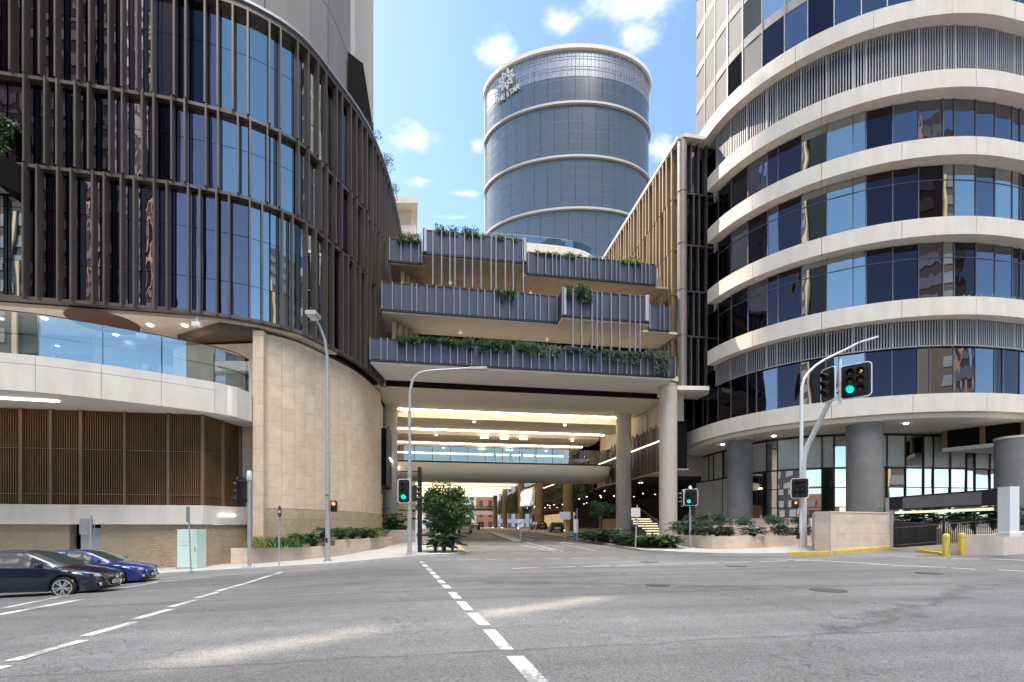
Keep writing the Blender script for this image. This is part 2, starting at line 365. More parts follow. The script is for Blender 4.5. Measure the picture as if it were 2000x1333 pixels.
def seethru(name, tint, refl=.35, rough=.01, col=(.9, .95, 1)):
    m = bpy.data.materials.new(name); MATS[name] = m; m.use_nodes = True; nt = m.node_tree; nt.nodes.clear(); L = nt.links
    o = nd(nt, 'ShaderNodeOutputMaterial'); t = nd(nt, 'ShaderNodeBsdfTransparent'); t.inputs[0].default_value = (*tint, 1)
    g = nd(nt, 'ShaderNodeBsdfGlossy'); g.inputs[0].default_value = (*col, 1); g.inputs['Roughness'].default_value = rough
    lw = nd(nt, 'ShaderNodeLayerWeight', Blend=.35); mr = nd(nt, 'ShaderNodeMapRange'); mr.inputs[3].default_value = refl; mr.inputs[4].default_value = 1; L.new(lw.outputs['Fresnel'], mr.inputs[0])
    mx = nd(nt, 'ShaderNodeMixShader'); L.new(mr.outputs[0], mx.inputs[0]); L.new(t.outputs[0], mx.inputs[1]); L.new(g.outputs[0], mx.inputs[2]); L.new(mx.outputs[0], o.inputs[0])
    return m
def leaf_mat(name, c, var=.5):
    m = bpy.data.materials.new(name); MATS[name] = m; m.use_nodes = True; nt = m.node_tree; b = nt.nodes['Principled BSDF']; L = nt.links
    gi = nd(nt, 'ShaderNodeNewGeometry'); rp = nd(nt, 'ShaderNodeMapRange'); rp.inputs[3].default_value = 1 - var; rp.inputs[4].default_value = 1 + var * 1.3; L.new(gi.outputs['Random Per Island'], rp.inputs[0])
    mx = nd(nt, 'ShaderNodeVectorMath', operation='SCALE'); mx.inputs[0].default_value = c; L.new(rp.outputs[0], mx.inputs['Scale']); L.new(mx.outputs[0], b.inputs['Base Color'])
    b.inputs['Roughness'].default_value = .45
    tr = nd(nt, 'ShaderNodeBsdfTranslucent'); L.new(mx.outputs[0], tr.inputs[0]); ms = nd(nt, 'ShaderNodeMixShader'); ms.inputs[0].default_value = .25
    L.new(b.outputs[0], ms.inputs[1]); L.new(tr.outputs[0], ms.inputs[2]); L.new(ms.outputs[0], nt.nodes['Material Output'].inputs[0])
    return m
asphalt = asphalt_mat()
concrete = mat('pavement_concrete', (.38, .375, .37), .85, var=.12, vscale=1.2, bump=.3, bscale=40)
white_band = mat('cream_precast', (.67, .62, .56), .7, var=.12, vscale=1.5, streak=True, bump=.08, bscale=30)
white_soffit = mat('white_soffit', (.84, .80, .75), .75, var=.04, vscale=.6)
cream = mat('warm_render', (.62, .54, .43), .8, var=.07, vscale=.6)
grey_conc = mat('grey_concrete', (.215, .205, .205), .85, var=.2, vscale=1.6, bump=.2, bscale=14)
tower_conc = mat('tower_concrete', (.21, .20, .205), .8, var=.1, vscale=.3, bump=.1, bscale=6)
pale_col = mat('column_render', (.56, .50, .43), .75, var=.09, vscale=1.2, bump=.1, bscale=20)
bronze = mat('bronze_fin', (.135, .112, .10), .36, .4, var=.2, vscale=1.5, streak=True)
bronze_warm = mat('warm_bronze', (.34, .22, .13), .42, .35, var=.2, vscale=1.3, streak=True)
silver_fin = mat('grey_aluminium', (.26, .26, .30), .4, .4, var=.08)
dark_rail = mat('dark_metal', (.02, .02, .024), .4, .3, var=.1)
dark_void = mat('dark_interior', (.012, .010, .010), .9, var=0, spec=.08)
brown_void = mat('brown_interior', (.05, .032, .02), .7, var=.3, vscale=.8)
panel_blue = mat('terrace_panel', (.058, .070, .115), .4, .15, var=.16, vscale=1.1, streak=True)
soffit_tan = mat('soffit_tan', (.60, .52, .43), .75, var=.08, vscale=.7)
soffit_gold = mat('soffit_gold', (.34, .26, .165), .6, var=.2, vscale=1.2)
louvre_brown = mat('louvre_brown', (.19, .10, .045), .55, .2, var=.25, vscale=2, streak=True)
stone = stone_mat('sandstone_blocks', (.64, .50, .375), (.69, .55, .425), 1.35, .78, swap=True, rough_bump=.25, mort=.010, mcol=.58)
stone_rough = stone_mat('split_sandstone', (.50, .385, .27), (.58, .455, .33), 1.8, 1.05, rough_bump=1.0, mort=.008, mcol=.7)
stone_wall2 = stone_mat('honed_sandstone', (.62, .50, .40), (.66, .545, .445), 2.6, .62, rough_bump=.12, mort=.006, mcol=.7)
gal = mat('galvanised_steel', (.42, .43, .46), .45, .5, var=.12, vscale=4)
paint_white = mat('white_paint', (.74, .75, .78), .5, var=.03)
black_pl = mat('black_plastic', (.012, .012, .014), .4, var=0)
road_white = mat('road_white', (.56, .56, .56), .75, var=.25, vscale=9)
def wear(m):
    nt = m.node_tree; L = nt.links; b = nt.nodes['Principled BSDF']; src = b.inputs['Base Color'].links[0].from_socket
    tc = nd(nt, 'ShaderNodeTexCoord'); nz = nd(nt, 'ShaderNodeTexNoise', Scale=14.0, Detail=10.0, Roughness=.75); L.new(tc.outputs['Object'], nz.inputs['Vector'])
    n2 = nd(nt, 'ShaderNodeTexNoise', Scale=.8, Detail=2.0); L.new(tc.outputs['Object'], n2.inputs['Vector'])
    ad = nd(nt, 'ShaderNodeMath', operation='ADD'); L.new(nz.outputs[0], ad.inputs[0]); L.new(n2.outputs[0], ad.inputs[1])
    mr = nd(nt, 'ShaderNodeMapRange'); mr.inputs[1].default_value = .87; mr.inputs[2].default_value = .98; mr.inputs[3].default_value = .85; mr.inputs[4].default_value = 0; L.new(ad.outputs[0], mr.inputs[0])
    mx = nd(nt, 'ShaderNodeMixRGB'); mx.inputs[2].default_value = (.16, .16, .165, 1); L.new(mr.outputs[0], mx.inputs[0]); L.new(src, mx.inputs[1]); L.new(mx.outputs[0], b.inputs['Base Color'])
wear(road_white)
road_yellow = mat('kerb_yellow', (.62, .44, .05), .7, var=.25, vscale=6)
g_blue = glass_mirror('sky_reflection_glass', (.46, .52, .55), warp=.3, wscale=.35)  # pane tones here imitate sky and dark reflections, not different glazing
g_dark = glass_mirror('dark_reflection_glass', (.055, .05, .068), warp=.35, wscale=.5)
g_mid = glass_mirror('dim_reflection_glass', (.20, .21, .27), warp=.45, wscale=.6)
g_tower = glass_mirror('tower_glass', (.25, .25, .25), rough=.14, warp=.12, wscale=.06, metal=.8)
g_pale = glass_mirror('pale_glass', (.24, .235, .245), rough=.35, warp=.3, wscale=.3)
g_rail = seethru('railing_glass', (.80, .92, .94), .28)
g_bridge = seethru('bridge_glass', (.82, .9, .92), .14)
g_crown = glass_mirror('crown_glass', (.36, .38, .42), rough=.2, warp=.1, wscale=.1, metal=.7)
pale_reflection = mat('pale_reflection', (.19, .192, .205), .6, .0, var=.12, vscale=.4, spec=.1)
g_clear = seethru('clear_glass', (.85, .92, .93), .12)
warm_light = mat('warm_light', (1, .9, .7), emit=(1, .86, .64), es=8, var=0)
warm_soft = mat('warm_light_soft', (1, .9, .7), emit=(1, .86, .62), es=3.0, var=0)
lamp_white = mat('downlight', (1, 1, 1), emit=(1, .93, .8), es=6, var=0)
leaf_dark = leaf_mat('leaf_dark', (.028, .085, .022))
leaf_mid = leaf_mat('leaf_mid', (.05, .12, .028))
leaf_grey = leaf_mat('leaf_grey', (.065, .115, .075))
leaf_lime = leaf_mat('leaf_lime', (.19, .24, .05))
bark = mat('bark', (.20, .15, .10), .9, var=.3, vscale=9, bump=.4)
soil = mat('soil', (.06, .04, .025), .95, var=.3, vscale=6)
# ================= ground, pavements, markings =================
def drape(pairs, nx, dz, name, m, kerb=True, maxseg=1.5):
    mb = MB(); rows = []
    for (p0, q0), (p1, q1) in zip(pairs, pairs[1:]):
        n = max(1, int(math.dist(p0, p1) / maxseg))
        for k in range(n): t = k / n; rows.append(((lerp(p0[0], p1[0], t), lerp(p0[1], p1[1], t)), (lerp(q0[0], q1[0], t), lerp(q0[1], q1[1], t))))
    rows.append(pairs[-1]); vs = []
    for p, q in rows:
        for j in range(nx + 1):
            x, y = lerp(p[0], q[0], j / nx), lerp(p[1], q[1], j / nx); vs.append((x, y, zg(x, y) + dz))
    w = nx + 1
    mb.mesh(vs, [(i * w + j, i * w + j + 1, (i + 1) * w + j + 1, (i + 1) * w + j) for i in range(len(rows) - 1) for j in range(nx)])
    for i in range(len(rows) - 1):
        A, B = Vector(vs[i * w]), Vector(vs[(i + 1) * w]); z = Vector((0, 0, .5)); mb.face([A, B, B - z, A - z])
    return mb.build(name, m, clean=True)
xs = [-900, -400, -200, -120, -80] + [-60 + i * 1.5 for i in range(74)] + [55, 65, 80, 120, 200, 400, 900]
ys = [-900, -400, -150, -60, -30, -10, -2] + [i * 1.5 for i in range(34)] + [52 + i * 5 for i in range(34)] + [240, 300, 450, 900]
mb = MB(); w = len(ys)
mb.mesh([(x, y, zg(x, y)) for x in xs for y in ys], [(i * w + j, (i + 1) * w + j, (i + 1) * w + j + 1, i * w + j + 1) for i in range(len(xs) - 1) for j in range(w - 1)])
road = mb.build('road', asphalt, smooth='all'); tag(road, kind='structure')
KL = [((-60, 24.2), (-60, 31)), ((-13, 24.2), (-13, 31)), ((-8.6, 24.1), (-9.5, 31)), ((-4.95, 24.2), (-7, 36)), ((-1, 24.6), (-6, 40)), ((.6, 25.4), (-8, 43)),
      ((1.5, 27), (-8, 46)), ((1.8, 29.5), (-8, 50)), ((1.8, 45), (-8, 60)), ((1.8, 170), (-8, 170))]
tag(drape(KL, 8, .14, 'pavement', concrete), kind='structure')
KR = [((24.9, 21.9), (27.5, 27)), ((19.5, 20.9), (27, 28)), ((17.6, 21.9), (28, 30)), ((15.4, 23.5), (30, 31)), ((13.85, 26.3), (32, 32)), ((13.3, 28.6), (34, 34)),
      ((13.6, 31), (36, 36)), ((14, 40), (36, 40)), ((14, 170), (36, 170))]
tag(drape(KR, 8, .14, 'pavement', concrete), kind='structure')
def kerb(path, w, name, m, dz=.15):
    p = smooth_path(path, 1.0); q = offset(p, w); mb = MB(); n = len(p)
    for i in range(n - 1):
        a, b, c, d = p[i], p[i + 1], q[i + 1], q[i]
        A, B, Cc, D = [(x, y, zg(x, y) + dz) for x, y in (a, b, c, d)]; lo = lambda P: (P[0], P[1], P[2] - .4)
        mb.face([A, B, Cc, D]); mb.face([lo(A), lo(B), B, A]); mb.face([D, Cc, lo(Cc), lo(D)])
    mb.build(name, m, clean=True)['kind'] = 'structure'
kerb_grey = mat('kerb_concrete', (.42, .415, .41), .85, var=.15, vscale=3)
kerb([(-60, 24.19), (-13, 24.19), (-8.6, 24.09), (-4.95, 24.19), (-1, 24.59), (.6, 25.39), (1.3, 26.4)], -.3, 'kerb', kerb_grey, .152)
kerb([(1.3, 26.4), (1.6, 27.5), (1.81, 29.5), (1.81, 34), (1.81, 42)], -.22, 'kerb', mat('kerb_orange', (.50, .30, .08), .7, var=.2), .153)
kerb([(13.99, 120), (13.99, 45), (13.59, 31), (13.29, 28.6), (13.84, 26.3), (15.39, 23.5), (17.59, 21.89), (19.4, 20.95)], -.3, 'kerb', kerb_grey, .152)
kerb([(18.2, 21.55), (19.5, 20.75), (21.5, 20.95), (24.8, 21.8)], -.25, 'kerb', road_yellow, .18)
kerb([(24.8, 21.8), (24.4, 20.2), (22.9, 17.6)], -.22, 'kerb', road_yellow, .12)
# median island
mb = MB(); 
isl = [(6.9, 41.8), (7.6, 41.6), (8.0, 43.5), (8.3, 60), (8.3, 160), (7.2, 160), (7.0, 60)]
mb.prism(isl, lambda x, y: zg(x, y) - .2, lambda x, y: zg(x, y) + .16)
tag(mb.build('traffic_island', kerb_grey), 'long narrow concrete median island between the tunnel lanes', 'island')

def mark(mb, pts, dz=.007):
    P = [gp(*p) for p in pts]; mb.face([(p.x, p.y, p.z + dz) for p in P])
def stripe(mb, a, b, w, n=1):                                # ground stripe between two picture points, width in metres
    A, B = gp(*a), gp(*b); d = (B - A).normalized(); s = Vector((-d.y, d.x, 0)) * w / 2; n = max(1, int((B - A).length / 1.5))
    for k in range(n):
        p, q = A.lerp(B, k / n), A.lerp(B, (k + 1) / n)
        mb.face([(v.x, v.y, zg(v.x, v.y) + .009) for v in (p - s, p + s, q + s, q - s)])
xl = [(1097, 818), (1121, 841), (1150, 868), (1176, 891), (1199, 912), (1230, 942), (1283, 988), (1345, 1041)]
xr = [(1097, 826), (1121, 851), (1150, 882), (1176, 909), (1194, 926), (1223, 960), (1270, 1002), (1283, 1023), (1345, 1082)]
mb = MB()
for v0, v1 in ((1097, 1101), (1103.5, 1107.5), (1110, 1115), (1117.5, 1122.5), (1125, 1131), (1134, 1140), (1143, 1150), (1158, 1170), (1176, 1193), (1199, 1222), (1231, 1271), (1283, 1345)):
    mark(mb, [(interp(xl, v0), v0), (interp(xl, v1), v1), (interp(xr, v1), v1), (interp(xr, v0), v0)])
tag(mb.build('lane_line', road_white), kind='structure')
mb = MB()
for a, b in (((-20, 1312), (10, 1303)), ((22, 1293), (164, 1252)), ((167, 1243.5), (263, 1216)), ((266, 1210), (333, 1191)), ((333, 1186.5), (384, 1172)), ((384, 1169), (424, 1158)),
             ((424, 1156), (455, 1147)), ((457, 1146), (480, 1140.5)), ((482, 1139), (503, 1133)), ((504, 1132), (549, 1118.5))): stripe(mb, a, b, .17)
tag(mb.build('lane_line', road_white), kind='structure')
mb = MB()
stripe(mb, (-8, 1203), (160, 1171.5), .22); stripe(mb, (10, 1188), (120, 1166), .12); stripe(mb, (120, 1166), (310, 1137.5), .13); stripe(mb, (310, 1137.5), (410, 1127), .12)
tag(mb.build('edge_line', road_white), kind='structure')
mb = MB()
for k in range(9):
    u = 840 + k * 55; stripe(mb, (u, 1095 - k * .75), (u + 40, 1094.4 - k * .75), .12)
for k in range(7):
    u = 908 + k * 43.5; stripe(mb, (u, 1081 - k * .4), (u + 34, 1080.7 - k * .4), .12)
for k in range(9): stripe(mb, (1000 + k * 69, 1111 - k * 1.9), (1054 + k * 69, 1109.6 - k * 1.9), .13)
for a, b in (((1485, 1092), (1560, 1094)), ((1560, 1094), (1680, 1100)), ((1680, 1100), (1735, 1104)), ((1741, 1105), (1850, 1109)), ((1857, 1110), (1905, 1113)), ((1728, 1087), (1790, 1089)),
             ((1796, 1090), (1850, 1091)), ((1857, 1092), (1915, 1093)), ((1935, 1093), (2030, 1096)), ((1950, 1114), (2030, 1118))): stripe(mb, a, b, .12)
tag(mb.build('lane_line', road_white), kind='structure')
mb = MB()
for k in range(6):
    t = k / 5; stripe(mb, (lerp(1012, 1084, t), lerp(1062, 1076.5, t)), (lerp(1036, 1098, t), lerp(1061.5, 1076.5, t)), .3)
stripe(mb, (1003, 1061.5), (1084, 1077.5), .12); stripe(mb, (1028, 1060), (1100, 1077.5), .12)
stripe(mb, (1053, 1053), (1166, 1076.5), .12); stripe(mb, (1050, 1065.5), (1118, 1066.5), .25)
stripe(mb, (900, 1034.5), (1004, 1060), .1)
tag(mb.build('hatched_marking', road_white), kind='structure')
mb = MB()
for a in ((1020, 1052), (1100, 1060)):
    stripe(mb, a, (a[0] + 22, a[1] + 3.4), .3); stripe(mb, (a[0] - 6, a[1] - .3), (a[0] + 4, a[1] - .1), .8)
tag(mb.build('lane_arrow', road_white), kind='structure')
# manholes
grate_m = mat('cast_iron', (.095, .085, .08), .7, .4, var=.3, vscale=12)
for (u, v, r), lb in (((1285, 1144, .34), 'round slotted iron manhole cover beside the long patch of light'), ((1617, 1153.5, .42), 'largest slotted iron manhole cover, right of the centre of the junction'),
                      ((1815, 1120, .38), 'rusty iron manhole cover nearest the yellow bollards'), ((1438, 1106.5, .4), 'small flat manhole cover between lane dashes'), ((1268, 1098.5, .38), 'faint manhole cover nearest the signal pole with green light')):
    p = gp(u, v); t = thing('manhole_cover', lb, 'manhole cover', (p.x, p.y, p.z), group='manhole covers in the road')
    mb = MB(); mb.lathe([(r * .98, -.02), (r, .006), (r * .88, .010), (r * .88, .003)], n=28, caps=False); mb.build('rim', grate_m, t, local=True)
    mb = MB()
    for k in range(7): x = (-.75 + k * .25) * r; h = math.sqrt(max(0, r * r * .77 - x * x)); mb.box(x - .05, x + .05, -h, h, .003, .012)
    mb.build('grate', grate_m, t, local=True)

# ================= left building =================
LP = smooth_path([(-60, 28.6), (-40, 28.6), (-30, 28.6), (-22.9, 28.6), (-15.6, 28.7), (-12.55, 29.0), (-10.55, 29.5), (-8.6, 30.7), (-7.2, 33), (-5.75, 36), (-4.8, 40), (-4.3, 45), (-4.0, 52), (-3.8, 62)], .35)
LA = Arc(LP)
lb = thing('podium_building', 'left rounded building with tall bronze fins over a sandstone drum and white balcony', 'building', (-18, 30, 0))
g_purple = glass_mirror('purple_glass', (.30, .26, .32), warp=.5, wscale=.8)
ROWS = [(13.75, 20.8), (20.8, 25.5), (25.5, 31.75)]
glass_parts = []
def pane(parent, p, q, nn, z0, z1, m, th=.03, tilt=0):
    """one window pane between plan points p and q with a slight tilt of its own"""
    o = rnd(-tilt, tilt); o2 = rnd(-tilt, tilt); mb = MB()
    A = (p[0] + nn[0] * o, p[1] + nn[1] * o); B = (q[0] - nn[0] * o, q[1] - nn[1] * o)
    vs = []
    for k, dd in ((0, 0), (1, th)):
        for (x, y), z, s in ((A, z0, -1), (B, z0, -1), (B, z1, 1), (A, z1, 1)): vs.append((x + nn[0] * (o2 * s - dd), y + nn[1] * (o2 * s - dd), z))
    mb.mesh(vs, [(0, 1, 2, 3), (7, 6, 5, 4), (0, 4, 5, 1), (1, 5, 6, 2), (2, 6, 7, 3), (3, 7, 4, 0)])
    return mb
# backing wall, floor bands
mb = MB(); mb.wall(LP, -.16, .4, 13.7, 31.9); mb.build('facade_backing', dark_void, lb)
tcut0 = next(t for t in [i * .1 for i in range(2000)] if LA.at(t)[0][0] > -21.9)
mb = MB()
for r, (z0, z1) in enumerate(ROWS):
    mb.wall([p for p in LP], .33, .36, z0 - .09, z0 + .09)
mb.wall(LP, .5, .62, 31.6, 31.95); mb.build('floor_rail', bronze, lb)
mb = MB(); mb.wall(LP, .62, .2, 31.95, 32.1); mb.build('roof_edge', mat('roof_trim', (.34, .35, .40), .4, .4, var=.05), lb)
small = MB(); cnt = 0
for r, (z0, z1) in enumerate(ROWS):
    t = 36.0; w = 0; k = 0
    while t < LA.L - 6:
        w = (1.45, .75, 1.45, 1.1)[k % 4]; k += 1
        p, d, nn = LA.at(t + .04); q, _, _ = LA.at(t + w - .04); t += w
        u = p[0]
        mm = g_blue if -12.9 < u < -7.9 and rnd(0, 1) < .93 else (g_dark if rnd(0, 1) < .35 else g_purple)  # blue panes stand for sky reflected in the curved part
        if u > -7.9: mm = g_mid if rnd(0, 1) < .5 else g_dark
        if u < -21: mm = g_blue if rnd(0, 1) < .5 else g_dark
        zz = [z0 + .1, z0 + (z1 - z0) * (.36 if r else .3), z0 + (z1 - z0) * (.7 if r == 0 else 1), z1 - .1]
        if r: zz = [z0 + .1, z0 + (z1 - z0) * .62, z1 - .1]
        pb = MB()
        for a, b in zip(zz, zz[1:]):
            x = pane(lb, p, q, nn, a + .015, b - .015, mm, tilt=.006 if mm is not g_blue else .003)
            pb.mesh(x.v, x.f)
        if cnt < 96 and q[1] < 48: pb.build('window_pane', mm, lb); cnt += 1
        else: small.mesh(pb.v, pb.f)
o = small.build('window_pane', g_mid, lb); tag(o, kind='stuff')
# fins: each row has its own rhythm
fin_n = 0
for r, (z0, z1) in enumerate(ROWS):
    mb = MB(); t = 34.0; k = 0
    while t < LA.L - .3:
        p, d, nn = LA.at(t); step = ((.62, .95, .62, 1.0, .55, .8), (.95, .55, .85, .62, 1.0, .6), (.72, .72, 1.05, .55, .9, .62))[r][k % 6]; k += 1; t += step
        if p[0] < -22.0 and (r == 1 or (r == 0 and k % 3 == 0)): continue
        c = (p[0] + nn[0] * .34, p[1] + nn[1] * .34)
        mb.obox(c, d, nn, .036, .21, z0 + (.05 if r else -.12), z1 - .02)
        c2 = (p[0] + nn[0] * .5, p[1] + nn[1] * .5); mb.obox(c2, d, nn, .05, .03, z0 + (.05 if r else -.12), z1 - .02)
    mb.build('fin_screen', bronze, lb)
# sandstone drum
SP = [p for p in LP if p[0] > -10.7 and p[1] < 42.2]
SP = [(-10.75, 29.45)] + SP + [(-4.9, 42.6)]
mb = MB(); mb.wall(SP, -.25, .7, 2.75, 13.3); mb.build('stone_wall', stone, lb)
mb = MB(); mb.wall(SP, -.25, .7, -1.2, 2.73); mb.build('stone_plinth', stone_rough, lb)
mb = MB(); mb.wall([(-10.75, 33.5), (-10.75, 29.5)], 0, .6, -1.2, 13.3); mb.build('stone_return', stone, lb)
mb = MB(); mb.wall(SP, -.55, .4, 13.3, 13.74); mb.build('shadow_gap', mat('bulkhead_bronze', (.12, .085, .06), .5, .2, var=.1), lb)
# recess above the balcony
mb = MB(); mb.prism([(-60, 28.55), (-12.6, 29.0), (-10.6, 29.5), (-8.5, 30.6), (-6.8, 33.4), (-60, 33.4)], 13.5, 13.7); mb.build('soffit', soffit_tan, lb)
mb = MB(); mb.prism([(-12.4, 29.1), (-10.5, 29.6), (-10.5, 31.5), (-15.6, 31.9), (-15.8, 31.5)], 12.95, 13.48); mb.build('bulkhead', mat('bulkhead_brown', (.10, .06, .035), .6, .1), lb)
mb = MB(); mb.lathe([(1.7, 13.46), (1.7, 13.49)], c=(-19.0, 30.2, 0), n=36); mb.build('ceiling_rose', mat('ring_brown', (.10, .05, .025), .5), lb)
for x, y in ((-22, 30.2), (-16.6, 30.2), (-14.6, 29.9), (-24.5, 30.6), (-19.5, 32)):
    mb = MB(); mb.lathe([(.13, 13.44), (.15, 13.495)], c=(x, y, 0), n=14); mb.build('downlight', lamp_white, lb)
k = 0
for x in range(-46, -12, 3):
    x = x * .9 - 4
    mb = pane(lb, (x, 32.6), (x + 2.62, 32.6), (0, -1), 9.55, 13.4, g_blue, tilt=.01); mb.build('window_pane', (g_pale, g_blue, g_mid)[k % 3], lb); k += 1  # alternating tones imitate sky and a bright building reflected
mb = MB(); mb.box(-60, -10.8, 32.75, 33.3, 7.8, 13.45); mb.build('recess_wall', cream, lb)
mb = MB(); mb.wall([(-16.4, 32.2), (-15.2, 31.3), (-10.8, 30.2)], 0, .4, 9.5, 12.8); mb.build('stone_return', stone, lb)
# balcony
BP = smooth_path([(-60, 23.3), (-40, 23.5), (-28, 23.75), (-19.4, 24.3), (-16.7, 25), (-13.8, 26.3)], .8) + [(-11.9, 27.4), (-11.25, 27.95), (-10.95, 28.5), (-10.75, 29.3)]
bal = MB(); back = [(-10.8, 33), (-60, 33)]
bal.prism(offset(BP, -.06) + back, 7.86, 9.45); bal.build('balcony_slab', white_soffit, lb)
BA = Arc(BP); mb = MB()
corner = BA.c[-4]; ts = [corner - 2.32 * k for k in range(20)][::-1]
panels(mb, BP, 0, .08, 7.82, 9.05, ts); panels(mb, BP, 0, .08, 9.07, 9.5, ts); panels(mb, BP, 0, .08, 7.82, 9.5, [corner, BA.L]); mb.build('balcony_fascia', white_band, lb)
gl = MB(); posts = MB(); rail = MB()
for k, (t0, t1) in enumerate(list(zip(ts, ts[1:])) + [(corner, BA.L - .1)]):
    p, d, nn = BA.at(t0 + .03); q, _, _ = BA.at(t1 - .03)
    mb = MB(); mb.mesh(pane(lb, (p[0] - nn[0] * .15, p[1] - nn[1] * .15), (q[0] - nn[0] * .15, q[1] - nn[1] * .15), nn, 9.45, 11.45, g_rail, tilt=.002).v, [(0, 1, 2, 3), (7, 6, 5, 4), (0, 4, 5, 1), (1, 5, 6, 2), (2, 6, 7, 3), (3, 7, 4, 0)])
    if p[0] > -27: mb.build('glass_panel', g_rail, lb)
    P = (p[0] - nn[0] * .22, p[1] - nn[1] * .22); posts.obox(P, d, nn, .025, .05, 9.4, 11.1)
P, d, nn = BA.at(BA.L - .12); posts.obox((P[0] - nn[0] * .2, P[1] - nn[1] * .2), d, nn, .025, .05, 9.4, 11.1)
posts.build('railing_post', mat('rail_grey', (.09, .10, .11), .4, .4), lb, split=True)
mb = MB(); mb.wall(offset(BP, -.2), 0, .04, 10.45, 10.49); mb.wall(offset(BP, -.13), 0, .06, 11.46, 11.49); mb.build('handrail', dark_rail, lb, split=True)
mb = MB(); mb.bar((-24.5, 25.6, 7.80), (-18.4, 26.1, 7.80), .12, .05); mb.build('light_tube', warm_soft, lb)
# louvred wall
VP = [(-60, 28.3), (-12.75, 28.05), (-12.0, 31.0)]
mb = MB(); mb.wall(VP, -.45, .3, 2.8, 7.9); mb.build('screen_backing', mat('screen_backing', (.045, .02, .007), .7, var=.2), lb)
mb = MB(); VA = Arc(VP); t = 26.0
while t < VA.L - .1:
    p, d, nn = VA.at(t); mb.obox((p[0] - nn[0] * .12, p[1] - nn[1] * .12), d, nn, .021, .10, 2.86, 7.84); t += .112
mb.build('louvre_screen', louvre_brown, lb)
mb = MB()
for u in (43, 101, 160, 245, 330, 397, 440, 469):
    b = 28.1 if u < 400 else None; x = ax(u, 28.1) if u < 400 else None
    if x is None: x, y = (-12.35, 29.5) if u == 440 else (-12.0, 31)
    else: y = 28.12
    mb.box(x - .07, x + .07, y - .12, y + .06, 2.82, 7.86)
for z in (3.35, 5.75): mb.wall(VP, .03, .05, z, z + .035)
mb.build('screen_post', mat('copper_post', (.24, .15, .09), .45, .4), lb)
mb = MB(); mb.wall([(-60, 28.2), (-12.7, 27.95), (-11.95, 29.4), (-11.3, 31)], .12, .5, 1.75, 2.8); mb.build('concrete_band', white_band, lb)
# split stone base with openings
mb = MB()
for a, b in ((-60, -26.9), (-23.9, -19.35), (-17.9, -12.75)): mb.wall([(a, 28.2), (b, 28.0 if b > -14 else 28.15)], 0, .5, -1.9, 1.74)
mb.wall([(-12.75, 28.0), (-11.9, 29.5), (-11.3, 31)], 0, .5, -1.2, 1.74)
mb.build('stone_base', stone_rough, lb)
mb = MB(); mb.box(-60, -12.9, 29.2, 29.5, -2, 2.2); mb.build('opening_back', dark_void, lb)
d = MB(); d.box(-18.95, -17.95, 28.35, 28.45, -1.2, 1.55); dr = d.build('door', mat('door_grey', (.40, .40, .42), .5, .2, var=.04), lb)
mb = MB(); mb.box(-18.15, -18.05, 28.3, 28.35, .1, .25); mb.build('handle', dark_rail, dr)
gr = MB()
gr.box(-26.9, -23.9, 28.2, 28.3, 1.6, 1.74); gr.box(-26.9, -23.9, 28.2, 28.3, .30, .42); gr.box(-24.05, -23.9, 28.2, 28.3, -1.5, 1.6); gr.box(-25.4, -25.2, 28.2, 28.3, -1.5, .3); gr.box(-26.9, -26.75, 28.2, 28.3, -1.5, 1.6)
x = -26.7
while x < -24.1: gr.box(x, x + .035, 28.22, 28.27, -1.4, 1.6); x += .14
gr.build('vent_grille', mat('grille_bronze', (.16, .12, .10), .5, .3), lb)
mb = MB(); mb.wall([(-13, 31.1), (-10.9, 31.1)], 0, .4, -1.2, 7.9); mb.build('stone_infill', stone, lb)
mb = MB(); mb.box(-11.25, -10.8, 30.6, 30.7, -1, 3.3); mb.build('side_door', mat('door_grey', (.4, .4, .42), .5), lb)
mb = MB(); mb.bar((-12.15, 28.6, 2.28), (-11.7, 29.5, 2.28), .07, .12); mb.build('wall_light', mat('wall_light', (1, .9, .75), emit=(1, .9, .72), es=1.3, var=0), lb)
# tiny cameras under the soffit
for x, y, z in ((-13.4, 28.7, 13.1), (-17.2, 30.4, 12.9)):
    mb = MB(); mb.box(x - .22, x + .22, y - .12, y + .12, z - .12, z + .12); mb.tube([(x, y - .13, z), (x, y - .02, z)], .1, 10); mb.tube([(x, y, z + .12), (x, y, z + .45)], .03, 6)
    mb.build('camera_housing', paint_white, lb)
# planter terrace cut into the fins at the far left
mb = MB(); mb.box(-32, -22.25, 27.2, 28.5, 19.3, 20.75); mb.build('planter_box', mat('planter_grey', (.33, .33, .38), .5, .1, var=.06), lb)
mb = MB(); mb.prism([(-22.24, 27.2), (-21.4, 28.55), (-22.24, 28.6)], 19.2, 20.7); mb.build('planter_cheek', dark_void, lb)
mb = MB(); mb.box(-32, -22.3, 27.5, 28.5, 22.5, 23.1); mb.build('lintel', mat('lintel_bronze', (.22, .13, .07), .5, .2), lb)
